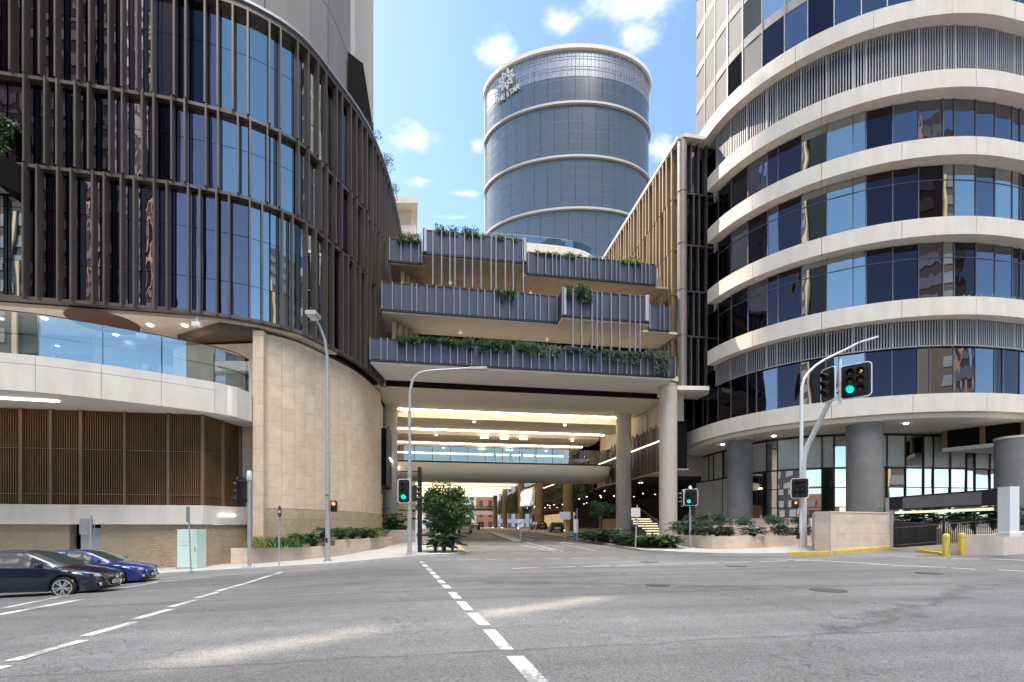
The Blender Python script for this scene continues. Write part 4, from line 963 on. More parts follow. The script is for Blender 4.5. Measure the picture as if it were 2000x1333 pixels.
gold = mat('gold_fin', (.31, .225, .14), .5, .25, var=.22, vscale=1.2, streak=True)
for r, (z0, z1) in enumerate(zip(GR, GR[1:])):
    mb = MB(); y = 38.9; k = r * 2
    while y < 81:
        mb.box(GA - .32, GA + .22, y, y + .17, z0 + .05, z1 - .05); y += (.62, .82, .5, .95, .7)[k % 5]; k += 1
    mb.box(GA - .05, GA + .3, 38.6, 81.5, z0 - .07, z0 + .07); mb.build('fin_screen', gold, gb)
    k = 0; y = 38.7
    while y < 62:
        mb = pane(gb, (GA + .3, y + 2.4), (GA + .3, y), (-1, 0), z0 + .1, z1 - .1, g_mid, tilt=.01); mb.build('window_pane', (g_mid, g_dark, g_dark)[k % 3], gb); y += 2.45; k += 1
    for x, w in ((GA + .55, 1.1), (GA + 1.7, 1.0), (GA + 2.75, 1.1)):
        mb = pane(gb, (x, 38.2), (x + w - .05, 38.2), (0, -1), z0 + .1, z1 - .1, g_dark, tilt=.01); mb.build('window_pane', g_mid if r == 4 else g_dark, gb)
    mb = MB()
    for x in ((GA + .95, GA + 1.65, GA + 2.45), (GA + 1.2, GA + 1.75, GA + 2.5))[r % 2]: mb.box(x, x + .09, 37.85, 38.2, z0 + .03, z1 - .03)
    mb.box(GA + .5, GA + 4, 37.9, 38.15, z0 - .05, z0 + .05); mb.build('fin_screen', bronze, gb)
mb = MB(); mb.prism([(GA - 1.2, 37.4), (GA + 2.2, 37.0), (GA + 3.0, 38.4), (GA + 3.0, 40), (GA - 1.2, 40)], 13.6, 13.95); mb.build('soffit', white_soffit, gb)

# ================= drum building with cream bands =================
db = thing('drum_building', 'tall curved building wrapped in cream bands between dark blue windows', 'building', (36, 37, 0))
DC = (36.0, 37.0)
def dpath(ra, rb, a0=180, a1=345, back=None, n=110):
    P = []
    for k in range(n + 1):
        a = R(lerp(a0, a1, k / n)); c = math.cos(a); P.append((DC[0] + 1.5 + (ra + 1.5 if c < 0 else ra * 1.9) * c, DC[1] + rb * math.sin(a)))
    if back: P = [(P[0][0], back - (back - P[0][1]) * k / 6) for k in range(6)] + P
    return P
def dring(ra, rb, th, z0, z1, mb, ts=None, back=None, gap=.025):
    P = dpath(ra, rb, back=back); A = Arc(P)
    if ts is None: ts = [0]; 
    if ts == 'std':
        ts = [0]; 
        for s_ in (4.6,) * 12: ts.append(min(A.L, ts[-1] + s_))
        ts = sorted(set(ts))
    panels(mb, P, 0, th, z0, z1, ts, gap, seg=.45)
BZ = [('E', 37.0), ('A', 32.1), ('B', 27.6), ('C', 22.3), ('D', 16.95)]
for nm, zt_ in BZ:
    mb = MB(); dring(12.6, 11.9, .9, zt_ - 1.2, zt_, mb, 'std', back=None if nm != 'E' else 38.6); mb.build('spandrel_band', white_band, db)
mb = MB(); dring(12.85, 12.2, 1.2, 9.25, 10.45, mb, 'std', back=40.8); mb.build('canopy_band', white_band, db)
mb = MB(); dring(12.35, 11.7, .8, 8.95, 9.3, mb, [0, 999], back=40.6); mb.build('canopy_lip', white_soffit, db)
# floor plates and soffits
core = dpath(11.5, 10.8, 170, 352)
mb = MB()
for z in (9.3, 15.8, 21.15, 26.45, 30.95, 35.85): mb.prism(dpath(11.75, 11.05, 180, 352) + [(55, 50), (26.5, 50), (25.6, 40)], z - .04, z + .95)
mb.build('floor_plate', white_soffit, db)
mb = MB(); mb.prism(dpath(12.0, 11.3, 180, 352) + [(56, 50), (24.3, 50), (24, 41)], 9.0, 9.28); mb.build('canopy_soffit', white_soffit, db)
mb = MB(); mb.prism(dpath(11.2, 10.5, 180, 352) + [(54, 48), (25.5, 48)], 10.3, 36.9); mb.build('core', dark_void, db)
npan = 0; rest = MB(); blues = 0
GP = dpath(11.72, 11.02); GP0 = dpath(11.72, 11.02, back=44.0)
floors = [(10.45, 13.9, None), (16.95, 21.1, 18.9), (22.3, 26.4, None), (27.6, 30.9, None)]
refl_seqs = ['ddddddddmdbbbddbbmmddmddd', 'ddmddbbbddmbdmmdddddd', 'dmdmdbbbdddbbmbbddddd', 'ddmddbbbdmbbbbbbddddd']  # pane order imitates blue and dark reflections round the drum
for fi, (z0, z1, tr) in enumerate(floors):
    t = .3; k = 0; GAr = Arc(GP0 if fi == 0 else GP)
    while t < GAr.L - 1.5:
        w = (1.55, 1.55, 1.55, .75)[k % 4]
        p, d, nn = GAr.at(t + .02); q, _, _ = GAr.at(t + w - .02); t += w; c = refl_seqs[fi][k % len(refl_seqs[fi])]; k += 1
        mm = {'b': g_blue, 'd': g_dark, 'm': g_mid, 's': g_mid, 'M': g_mid}[c]
        pb = pane(db, p, q, nn, z0 + .02, z1 - .04, mm, tilt=.012)
        if npan < 72 and t < 30: pb.build('window_pane', mm, db); npan += 1
        else: rest.mesh(pb.v, pb.f)
rest.build('window_pane', g_mid, db)['kind'] = 'stuff'
mu = MB()
for fi, (z0, z1, tr) in enumerate(floors):
    t = .3; k = 0; GAr = Arc(GP0 if fi == 0 else GP)
    while t < GAr.L - 1.5:
        p, d, nn = GAr.at(t); mu.obox(p, d, nn, .03, .05, z0, z1); t += (1.55, 1.55, 1.55, .75)[k % 4]; k += 1
    z = z0 + (z1 - z0) * .74
    if fi in (1, 2): mu.wall(GP, .03, .05, z, z + .045)
mu.build('mullion', mat('mullion_grey', (.16, .15, .19), .4, .4), db)
# louvred floors
def louvre_ring(ra, rb, z0, z1, step, m, mpost):
    P = dpath(ra, rb); A = Arc(P); mb = MB(); t = .1
    while t < min(A.L, 34): p, d, nn = A.at(t); mb.obox(p, d, nn, .035, .09, z0, z1); t += step
    mb.build('louvre_screen', m, db); mb = MB(); t = .3; k = 0
    while t < 34: p, d, nn = A.at(t); mb.obox(p, d, nn, .05, .13, z0, z1); t += (1.55, 1.55, 1.55, .75)[k % 4]; k += 1
    mb.wall(P, .1, .05, z0, z0 + .06); mb.build('screen_post', mpost, db)
lg = mat('louvre_light', (.36, .35, .38), .45, .3, var=.06); lp_ = mat('louvre_post', (.42, .40, .40), .5, .2, var=.05)
louvre_ring(11.75, 11.05, 32.1, 35.8, .17, lg, lp_); louvre_ring(11.78, 11.08, 13.95, 15.75, .17, lg, lp_)
# upper tower: pale left panes imitate bright reflections in the glass, toned panes round the front
UP = [(24.3 + (1.6 if y > 41 else (.5 if y > 40.4 else 0)), y) for y in (42.6, 41.8, 41.2, 40.2, 39.2, 38.2)] + dpath(11.7, 11.0)
UA = Arc(UP); mb = MB(); mb.prism(offset(UP, -.25) + [(54, 50), (32, 50)], 36.9, 84); mb.build('tower_core', dark_void, db)
k = 0; t = 0; ncell = 0; rest = MB()
while t < UA.L - 2 and t < 32:
    w = (1.6, 1.6, 1.5)[k % 3]; p, d, nn = UA.at(t + .02); q, _, _ = UA.at(t + w - .02); ang = t
    for f in range(13):
        z0 = 37.05 + f * 3.6
        if z0 > 62 and t > 14: break
        pale = t < 6.5 + (f % 3) * .9 or (t < 10 and (f + k) % 3 == 0)
        mm = pale_reflection if pale else ((g_mid, g_blue, g_dark, g_blue)[(k * 2 + f) % 4])
        mb = pane(db, p, q, nn, z0 + .75, z0 + 3.55, mm, tilt=.01)
        if ncell < 28 and z0 < 45: mb.build('window_pane', mm, db); ncell += 1
        else: (rest if not pale else rest).mesh(mb.v, mb.f) if not pale else mb.build('pale_pane', pale_reflection, db)
    t += w; k += 1
rest.build('window_pane', g_mid, db)['kind'] = 'stuff'
mb = MB(); mu = MB()
for f in range(13):
    z0 = 37.05 + f * 3.6; mb.wall(UP, .02, .05, z0, z0 + .72)
mb.build('tower_spandrel', mat('spandrel_pale', (.27, .272, .285), .7, .0, var=.08), db)
t = 0; k = 0
while t < 32: p, d, nn = UA.at(t); mu.obox(p, d, nn, .03, .06, 37, 84); t += (1.6, 1.6, 1.5)[k % 3]; k += 1
mu.build('mullion', mat('mullion_pale', (.34, .33, .36), .4, .4), db)
# vertical bronze strips on the left edge of the tower
# ground floor glazing
GF = smooth_path([(27.4, 46), (27.3, 41), (27.3, 36.6), (28.1, 34.3), (30.1, 32.6), (33, 31.5), (36, 31), (42, 30.7), (50, 31.2), (62, 33), (74, 38)], .6); GFA = Arc(GF)
g_lobby = glass_mirror('lobby_glass', (.60, .62, .65), warp=.3, wscale=.25)
curtain = mat('curtain', (.55, .56, .58), .8, var=.25, vscale=2.5)
nt_ = curtain.node_tree
mb = MB(); mb.prism(offset(GF, -.7) + [(74, 48), (50, 48)], .5, 9.0); mb.build('lobby_core', mat('lobby_dark', (.04, .035, .03), .6, var=.3), db)
t = 0; k = 0; mu = MB()
while t < GFA.L - 1.5 and t < 46:
    w = (1.55, 1.55, .85)[k % 3]; p, d, nn = GFA.at(t + .02); q, _, _ = GFA.at(t + w - .02)
    for z0, z1 in ((1.0, 3.2), (3.2, 4.75), (4.75, 6.3), (6.3, 8.95)):
        mb = pane(db, p, q, nn, z0 + .02, z1 - .02, g_lobby, tilt=.01); 
        if z1 < 8: mb.build('lobby_pane', g_lobby, db)
        else: mb.build('lobby_pane', mat('frosted_panel', (.56, .60, .63), .25, var=.05) if k % 4 else g_lobby, db)
    mu.obox(GFA.at(t)[0], d, nn, .045, .08, .8, 8.98); t += w; k += 1
for z, h in ((3.2, .03), (4.75, .03), (6.3, .07), (8.9, .08)): mu.wall(GF, .05, .1, z - h, z + h)
mu.build('mullion', mat('mullion_bronze', (.035, .028, .025), .4, .4), db)
mb = MB(); P = offset(smooth_path([(27.3, 45), (27.3, 40), (27.3, 37)], .12), .12)
P = [(x + .05 * math.sin(i * 2.1) + .02, y) for i, (x, y) in enumerate(P)]; mb.wall(P, 0, .05, 1.6, 6.2); mb.build('curtain', curtain, db, smooth=True)
# hanging dark box on the right
mb = MB(); mb.prism([(38.6, 29.6), (41.5, 24.2), (60, 22), (60, 30)], 7.7, 9.0); bx = mb.build('service_box', dark_void, db)
mb = MB(); mb.prism([(38.5, 29.7), (41.4, 24.1), (60, 21.9), (60, 30)], 7.4, 7.68); mb.build('underside', white_soffit, bx)
mb = MB()
for k in range(7): x, y = lerp(38.6, 41.5, k / 3), lerp(29.5, 24.1, k / 3); mb.box(x - .22, x - .02, y - .12, y + .1, 7.7, 8.98)
mb.build('box_fin', bronze_warm, bx, split=True)
for (u, d, r, z1), lb_ in (((1445, 39.1, .98, 9.0), 'dark concrete round column nearest the glazed corner of the lobby'), ((1688, 32.9, 1.07, 9.0), 'dark concrete round column between the mast and the car park entry'),
                          ((1983, 30.5, 1.0, 7.5), 'thick dark round column under the hanging dark box')):
    c = at(u, d); column(c[0], c[1], r, z1, grey_conc, lb_, grp='dark round columns under the drum building')
for x, y in ((25.2, 37.5), (27.0, 33.4), (33, 27.8)):
    mb = MB(); mb.lathe([(.12, 8.93), (.14, 8.99)], c=(x, y, 0), n=14); mb.build('downlight', lamp_white, db)

# ================= planters, walls, car park entry =================
def planter(nm, lbl, poly, z0, z1, path):
    t = thing(nm, lbl, 'planter', (poly[0][0], poly[0][1], z0))
    mb = MB(); mb.prism(poly, z0, z1 - .12, uv=True); mb.build('soil_bed', soil, t)
    mb = MB(); mb.wall(path, .02, .3, z0 - .02, z1); mb.build('planter_wall', stone_wall2, t); return t
p1 = smooth_path([(18.2, 38), (18.0, 33), (17.3, 28), (17.5, 26.6), (18.4, 26.0), (21, 25.8), (25.5, 26.4)], .4)
planter('stone_planter', 'lowest curved stone planter beside the right pavement', p1 + [(26, 30), (21, 38)], -.3, 1.02, p1)
p2 = smooth_path([(19.6, 36), (19.9, 32.4), (21.5, 30.9), (25, 29.9), (29, 29.4)], .5)
planter('stone_planter', 'second stone planter tier behind the lowest one', p2 + [(29, 33), (22, 38)], .8, 1.72, p2)
p3 = smooth_path([(24.4, 36), (24.9, 33.7), (26.6, 31.8), (29.4, 30.9)], .5)
planter('stone_planter', 'topmost stone planter tier against the lobby glazing', p3 + [(29.4, 32.6), (27, 36)], 1.5, 2.3, p3)
# big stone wall
SWP = [at(1586, 28.5), at(1592, 24.4), at(1623, 23.7), at(1738, 25.6)]
sw2 = thing('stone_wall', 'solid pale sandstone block wall behind the yellow kerb', 'wall', (20, 22, 0))
mb = MB(); mb.wall(SWP, 0, .5, -.2, 2.36); mb.build('wall_block', stone_wall2, sw2)
mb = MB(); mb.wall(SWP, .02, .54, 2.36, 2.42); mb.build('coping', mat('coping', (.66, .60, .54), .8), sw2)
lw = thing('low_wall', 'low rendered ramp wall behind the two yellow bollards', 'wall', (22, 20, 0))
mb = MB(); q0, q1 = at(1740, 25.3), at(1872, 21.3); mb.prism([q0, q1, (q1[0] + .3, q1[1] + .1), (q0[0] + .3, q0[1] + .2)], 0, lambda x, y: lerp(.85, .45, (y - q1[1]) / (q0[1] - q1[1]))); mb.build('wall_block', white_band, lw)
rw = thing('low_wall', 'long low rendered wall carrying the right gantry post', 'wall', (24, 18, 0))
mb = MB(); rp_ = [at(1886, 21.0), at(1960, 20.6), at(2010, 22.0), at(2300, 26)]; mb.prism(rp_ + offset(rp_, -.42)[::-1], -.3, lambda x, y: 1.22 + .04 * (x - 23.5)); mb.build('wall_block', mat('render_pale', (.60, .53, .47), .85, var=.1, vscale=2, bump=.1), rw)
# gantry
gt = thing('clearance_gantry', 'car park entry gantry with dark sign beam on white posts', 'gantry', (23.3, 22.8, .3))
A, B = Vector((*at(1741, 25.9), 0)), Vector((*at(1955, 20.1), 0)); dv = (B - A).normalized(); nv = Vector((dv.y, -dv.x, 0))
nv = nv if nv.y < 0 or nv.x < 0 else -nv
mb = MB(); mb.obox(((A + B) / 2)[:2], dv[:2], nv[:2], (B - A).length / 2, .12, 2.56, 3.28); mb.build('sign_beam', mat('beam_navy', (.010, .010, .025), .4, .2, var=0), gt)
mb = MB(); c = A.lerp(B, .52) + nv * .13; mb.obox(c[:2], dv[:2], nv[:2], (B - A).length * .36, .02, 2.62, 3.2); mb.build('display_panel', mat('display_grey', (.15, .155, .18), .35, .1, var=.15, vscale=1.5), gt)
mb = MB(); p = A - dv * .12; mb.box(p.x - .12, p.x + .1, p.y - .14, p.y + .14, .2, 3.25); mb.build('post', gal, gt)
mb = MB(); p = B + dv * .3; mb.obox(p[:2], dv[:2], nv[:2], .25, .2, 1.2, 3.33); mb.obox(p[:2], dv[:2], nv[:2], .3, .26, 1.2, 1.36); mb.build('post', paint_white, gt)
mb = MB(); mb.bar((*(A.lerp(B, .06) + nv * .05)[:2], 2.4), (*(A.lerp(B, .95) + nv * .05)[:2], 2.4), .09, .12); mb.build('clearance_bar', mat('bar_yellow', (.8, .72, .42), .5, emit=(1, .9, .6), es=.35, var=0), gt)
mb = MB()
for t in (.08, .93):
    q = A.lerp(B, t); mb.tube([(q.x, q.y, 2.56), (q.x, q.y, 2.43)], .015, 6)
mb.build('hanger', dark_rail, gt)
# fence and cabinet in the entry
fe = thing('bar_fence', 'dark vertical bar fence inside the car park entry', 'fence', (25, 22.5, .4))
mb = MB(); P = [at(1743, 25.9), at(1840, 26.2), at(2100, 28)]; A_ = Arc(P); t = .05
while t < A_.L: p, d, nn = A_.at(t); z = .45 + t * .07; mb.box(p[0] - .012, p[0] + .012, p[1] - .012, p[1] + .012, z, z + 1.3); t += .14
mb.build('bar', dark_rail, fe); mb = MB()
for h in (.12, 1.1): mb.bar((*P[0], .45 + h), (*P[1], .45 + h + .07 * A_.c[1]), .03, .04); mb.bar((*P[1], .45 + h + .07 * A_.c[1]), (*P[2], .45 + h + .07 * A_.L), .03, .04)
mb.build('rail', mat('rail_bronze', (.16, .10, .06), .5, .4), fe)
mb = MB()
for t in (3.2, 5.4, 7.5): p, d, nn = A_.at(t); mb.box(p[0] - .04, p[0] + .04, p[1] - .04, p[1] + .04, .3, 2.0 + t * .06)
mb.build('fence_post', dark_rail, fe)
ca = thing('equipment_cabinet', 'black sloped-top louvred cabinet behind the bar fence', 'cabinet', (24.8, 24.0, .4))
x0, y0 = at(1752, 27.4); x1, y1 = at(1829, 26.4)
mb = MB(); mb.prism([(x0, y0), (x1, y1), (x1 + .8, y1 + 1.3), (x0 + .8, y0 + 1.3)], .3, lambda x, y: 1.75 + .12 * (y - y1)); mb.build('case', mat('cabinet_black', (.018, .016, .016), .6, .1), ca)
mb = MB()
for k in range(20): mb.box(lerp(x0, x1, (k + .3) / 20), lerp(x0, x1, (k + .55) / 20), lerp(y0, y1, (k + .4) / 20) - .03, lerp(y0, y1, (k + .4) / 20) + .03, .45, 1.68)
mb.build('slats', mat('slat_grey', (.06, .055, .055), .5, .3), ca)
iw = thing('inner_wall', 'tan inner wall of the car park ramp behind the bars', 'wall', (28, 25, .4))
mb = MB(); mb.wall([(26.6, 25.0), (29.5, 24.2), (44, 25.0)], 0, .3, -.3, 1.5); mb.build('wall_block', stone_wall2, iw)
ib = thing('raised_planter', 'raised planting bed of large leaves behind the car park entry', 'planter', (30, 27, .4))
mb = MB(); mb.prism([(27.0, 25.1), (29.6, 24.5), (45, 25.3), (45, 30), (31, 30), (27.5, 28)], -.2, 1.45); mb.build('soil_bed', soil, ib)
mb = MB(); mb.wall([(26.2, 28.8), (31, 27.5), (44, 28)], 0, .3, 1.4, 2.25); mb.build('rear_wall', white_band, ib)
# bollards
yb = mat('bollard_yellow', (.66, .50, .06), .55, var=.12, vscale=6, bump=.1)
def bollard(u, v, lbl, scr):
    p = gp(u, v); t = thing('bollard', lbl, 'bollard', p, group='yellow bollards at the car park entry')
    mb = MB(); mb.lathe([(.13, -.05), (.13, .9), (.12, .97), (.07, 1.01), (.01, 1.02)], n=20); mb.build('post', yb, t, local=True, smooth=True)
    mb = MB(); mb.lathe([(.134, .80), (.134, .815)], n=20); mb.build('groove', dark_rail, t, local=True)
    if scr:
        mb = MB(); z = .1; rs = random.Random(4); P = []
        for k in range(13): P.append((rs.uniform(-.05, .05), -.134, .12 + k * .045))
        mb.tube(P, .008, 5); mb.build('scribble', black_pl, t, local=True)
bollard(1848, 1087, 'yellow bollard with black scribble, left of the pair', True); bollard(1879, 1085, 'clean yellow bollard without scribble, right of the pair', False)

# ---- buildings across the street behind the viewer (seen in the reflections) ----
def back_block(lbl, x0, x1, y0, y1, h, m, m2, fl=3.6, bay=4.2):
    t = thing('office_block', lbl, 'building', ((x0 + x1) / 2, y1, 0)); mb = MB(); mb.box(x0, x1, y0, y1, -1, h); mb.build('wall', m, t)
    mb = MB(); z = 2
    while z < h - 2:
        x = x0 + .5
        while x < x1 - bay * .6: mb.box(x, x + bay * .6, y1, y1 + .12, z, z + fl * .55); x += bay
        z += fl
    mb.build('window', m2, t)
    mb = MB(); x = x0
    while x < x1: mb.box(x - .25, x + .25, y1 + .12, y1 + .6, 0, h); x += bay * 3
    mb.build('pilaster', mat('tan_pilaster', (.62, .45, .28), .7, var=.1), t)
back_block('dark office tower across the street, behind and left of the viewer', -95, -44, -75, -34, 115, mat('back_dark', (.03, .024, .03), .6, .1, var=.2), mat('back_window', (.25, .24, .24), .3, .2, var=.3, vscale=.1))
back_block('brown office block across the street, behind and right of the viewer', 58, 92, -80, -40, 78, mat('back_brown', (.10, .075, .06), .6, var=.2), mat('back_window', (.25, .24, .24), .3, .2), bay=5)
back_block('low brick block across the street, straight behind the viewer', -18, 40, -60, -38, 9, mat('back_brick', (.22, .12, .07), .8, var=.2), mat('back_window', (.25, .24, .24), .3, .2))
# ================= street furniture =================
lens_red = mat('lens_red', (.10, .008, .006), .25, var=0, coat=.5); lens_amb = mat('lens_amber', (.14, .05, .008), .25, var=0, coat=.5); lens_grn = mat('lens_green_off', (.004, .04, .03), .25, var=0, coat=.5)
green_on = mat('lens_green_lit', (.0, .6, .45), emit=(.0, 1.0, .62), es=1.5, var=0); red_on = mat('lens_red_lit', (.6, .1, .05), emit=(1, .32, .08), es=1.2, var=0); visor_m = mat('visor_black', (.02, .02, .022), .35, var=0)
def rrect(w, h, r, n=6):
    P = []
    for cx, cy, a0 in ((w - r, h - r, 0), (-w + r, h - r, 90), (-w + r, -h + r, 180), (w - r, -h + r, 270)):
        for k in range(n + 1): a = R(a0 + 90 * k / n); P.append((cx + r * math.cos(a), cy + r * math.sin(a)))
    return P
def plate_y(mb, P, y0, y1, c=(0, 0, 0)):                       # outline in x-z extruded along y
    n = len(P); vs = [(c[0] + x, c[1] + y0, c[2] + z) for x, z in P] + [(c[0] + x, c[1] + y1, c[2] + z) for x, z in P]
    mb.mesh(vs, [tuple(range(n)), tuple(range(2 * n - 1, n - 1, -1))] + [(i, n + i, n + (i + 1) % n, (i + 1) % n) for i in range(n)])
def signal_head(parent, c, rz, cols=1, lr=.1, lit=(0, 2), back=True, arrow=None, ped=False, border=True):
    """one signal head as a part, facing -y after a turn of rz"""
    ML = Matrix.Translation(Vector(c)) @ Matrix.Rotation(rz, 4, 'Z')
    def B(mb, nm, m, par, sm=False):
        mb.v = [tuple(ML @ Vector(v)) for v in mb.v]; return mb.build(nm, m, par, smooth=sm, local=True)
    rows = 2 if ped else 3; sp = lr * 2.75; W_ = cols * sp / 2 + lr * .25; H_ = rows * sp / 2 + lr * .2
    mb = MB(); plate_y(mb, rrect(W_, H_, lr * .5), -.06, .16); head = B(mb, 'signal_head', black_pl, parent)
    if back:
        mb = MB(); plate_y(mb, rrect(W_ + lr * 1.1, H_ + lr * 1.1, lr * 1.2), .0, .02); B(mb, 'backboard', black_pl, head)
        mb = MB(); O = rrect(W_ + lr * 1.35, H_ + lr * 1.35, lr * 1.35); I = rrect(W_ + lr * 1.02, H_ + lr * 1.02, lr * 1.1); n = len(O)
        for y in (-.012, .03):
            mb.mesh([(x, y, z) for x, z in O] + [(x, y, z) for x, z in I], [(i, (i + 1) % n, n + (i + 1) % n, n + i) for i in range(n)])
        mb.mesh([(x, -.012, z) for x, z in O] + [(x, .03, z) for x, z in O], [(i, (i + 1) % n, n + (i + 1) % n, n + i) for i in range(n)]); B(mb, 'border', paint_white if border else black_pl, head)
    cols_m = [lens_red, lens_amb, lens_grn] if not ped else [lens_red, lens_grn]
    for cc in range(cols):
        for r in range(rows):
            x = (cc - (cols - 1) / 2) * sp; z = ((rows - 1) / 2 - r) * sp; on = lit == (cc, r)
            m = cols_m[r]
            if on: m = green_on if r == rows - 1 else red_on
            mb = MB(); mb.lathe([(lr, -.055), (lr * .9, -.075), (lr * .5, -.09), (.001, -.095)], c=(x, 0, z), n=20, axis='y'); B(mb, 'lens', m, head, True)
            v = MB(); n = 18; L_ = lr * 2.4; vs = []
            for k in range(n + 1):
                a = R(-50 + 280 * k / n); ll = L_ * (.45 + .55 * max(0, math.sin(a)) ** .5) if math.sin(a) > 0 else L_ * .42
                vs += [(x + lr * 1.1 * math.cos(a), -.05, z + lr * 1.1 * math.sin(a)), (x + lr * 1.12 * math.cos(a), -.05 - ll, z + lr * 1.12 * math.sin(a) - ll * .08)]
            v.mesh(vs, [(2 * k, 2 * k + 1, 2 * k + 3, 2 * k + 2) for k in range(n)]); B(v, 'visor', visor_m, head, True)
    if arrow is not None:
        x = (arrow[0] - (cols - 1) / 2) * sp; z = ((rows - 1) / 2 - arrow[1]) * sp; mb = MB()
        mb.bar((x - .02, -.1, z + .07), (x + .07, -.1, z), .02, .01, (0, 1, 0)); mb.bar((x + .07, -.1, z), (x - .02, -.1, z - .07), .02, .01, (0, 1, 0)); B(mb, 'arrow', red_on, head)
    return head
def base_plate(t, r=.24):
    mb = MB(); mb.lathe([(r, -.05), (r, .03), (r * .4, .04)], n=16)
    for k in range(4): a = R(45 + 90 * k); mb.tube([(r * .75 * math.cos(a), r * .75 * math.sin(a), .02), (r * .75 * math.cos(a), r * .75 * math.sin(a), .09)], .025, 6)
    mb.build('base_plate', gal, t, local=True)
def pole(t, pts, r, nm='pole', m=None, n=14):
    mb = MB(); mb.tube(pts, r, n); return mb.build(nm, m or gal, t, local=True, smooth=True)
DZ = .14
def face_cam(p): return math.atan2(p[1], p[0]) - math.pi / 2      # turn so that local -y looks at the viewer
# A: tall lamp post left
p = Vector((*at(640, 24.8), 0)); p.z = zg(p.x, p.y) + DZ
t = thing('street_lamp', 'tall galvanised lamp post with pedestrian signal in front of the sandstone wall', 'street lamp', p, -TH, group=None); base_plate(t)
pole(t, [(0, 0, 0), (0, 0, 4.2), (-.01, 0, 9.5), (-.03, 0, 11.0), (-.12, -.1, 11.9), (-.3, -.3, 12.5), (-.42, -.6, 12.85)], [.13, .115, .085, .075, .07, .06, .05])
mb = MB(); plate_y(mb, rrect(.28, .11, .08), -.62, .05, (-.42, -.55, 12.86)); mb.build('lamp_head', mat('lamp_case', (.5, .48, .46), .4, .3, var=.05), t, local=True)
mb = MB(); plate_y(mb, rrect(.2, .09, .07), -.6, -.1, (-.42, -.5, 12.74)); mb.build('lamp_glass', mat('lamp_glass', (.6, .6, .58), .15, var=0), t, local=True)
signal_head(t, (.34, -.02, 2.95), R(8), cols=1, lr=.1, lit=(0, 0), back=False, ped=True)
mb = MB(); mb.bar((.08, 0, 3.1), (.25, 0, 3.1), .06, .06); mb.bar((.08, 0, 2.8), (.25, 0, 2.8), .06, .06); mb.build('bracket', gal, t, local=True)
mb = MB(); mb.box(-.09, .10, -.135, -.11, 3.5, 3.58); mb.build('label_green', mat('tag_green', (.02, .25, .08), .5), t, local=True)
mb = MB(); mb.box(-.04, .05, -.18, -.12, 1.0, 1.25); mb.build('push_button', black_pl, t, local=True)
# B: signal pole left, head seen side-on
p = Vector((*at(487, 22.9), 0)); p.z = zg(p.x, p.y) + DZ
t = thing('traffic_light', 'galvanised signal post with its black head turned sideways by the planter', 'traffic light', p, -TH); base_plate(t, .3)
pole(t, [(0, 0, 0), (0, 0, 4.35)], .085); mb = MB(); mb.lathe([(.11, 4.3), (.125, 4.35), (.115, 4.7), (.08, 4.78), (.01, 4.8)], n=20); mb.build('cap', mat('cap_mint', (.55, .66, .64), .5), t, local=True, smooth=True)
signal_head(t, (-.42, .02, 3.75), R(-90), cols=1, lr=.13, lit=(9, 9), border=False); mb = MB(); mb.bar((-.3, 0, 4.2), (0, 0, 4.2), .05, .05); mb.bar((-.3, 0, 3.3), (0, 0, 3.3), .05, .05); mb.build('bracket', dark_rail, t, local=True)
# C: lamp post with curved arm and green signal
p = Vector((*at(800, 24.9), 0)); p.z = zg(p.x, p.y) + DZ
t = thing('street_lamp', 'lamp post with long curved arm and green signal beside the leafy tree', 'street lamp', p, -TH); base_plate(t)
pts = [(0, 0, 0), (0, 0, 3.8), (0, 0, 8.2), (.03, 0, 8.9), (.17, 0, 9.45), (.45, 0, 9.78), (.85, 0, 9.93), (1.5, 0, 9.99), (3.3, 0, 10.1)]
pole(t, pts, [.125, .11, .085, .08, .075, .065, .06, .055, .05])
mb = MB(); mb.prism([(3.2, -.1), (4.15, -.14), (4.2, 0), (4.15, .14), (3.2, .1)], 10.03, 10.16); mb.build('lamp_head', mat('lamp_case', (.5, .48, .46), .4), t, local=True); mb = MB(); mb.box(3.55, 4.1, -.1, .1, 10.0, 10.03); mb.build('lamp_glass', mat('lamp_glass', (.6, .6, .58), .15), t, local=True)
signal_head(t, (-.27, -.14, 3.45), 0, cols=1, lr=.115, lit=(0, 2)); signal_head(t, (.3, .1, 3.35), R(95), cols=1, lr=.1, lit=(9, 9), back=False)
mb = MB(); mb.bar((-.27, -.05, 2.9), (0, 0, 2.9), .05, .05); mb.bar((0, 0, 4.0), (-.2, -.05, 4.0), .04, .04); mb.bar((0, 0, 3.6), (.25, .1, 3.6), .05, .05)
for z in (2.0, 2.85, 4.05, 4.4): mb.lathe([(.13, z), (.13, z + .05)], n=14)
mb.build('bracket', gal, t, local=True)
p = Vector((*at(813, 25.6), 0)); p.z = zg(p.x, p.y) + DZ
t = thing('button_post', 'short white push button post between the lamp post and the black pole', 'post', p); pole(t, [(0, 0, 0), (0, 0, 1.9)], .06, m=paint_white); mb = MB(); mb.box(.03, .12, -.08, .08, .95, 1.15); mb.build('push_button', black_pl, t, local=True)
p = Vector((*at(820, 27.2), 0)); p.z = zg(p.x, p.y) + DZ
t = thing('black_pole', 'square black steel pole with short side arm behind the lamp post', 'pole', p, -TH); mb = MB(); mb.box(-.11, .11, -.11, .11, 0, 5.0); mb.build('pole', dark_rail, t, local=True)
mb = MB(); mb.bar((-1.2, 0, 4.75), (0, 0, 4.75), .06, .06); mb.build('side_arm', dark_rail, t, local=True)
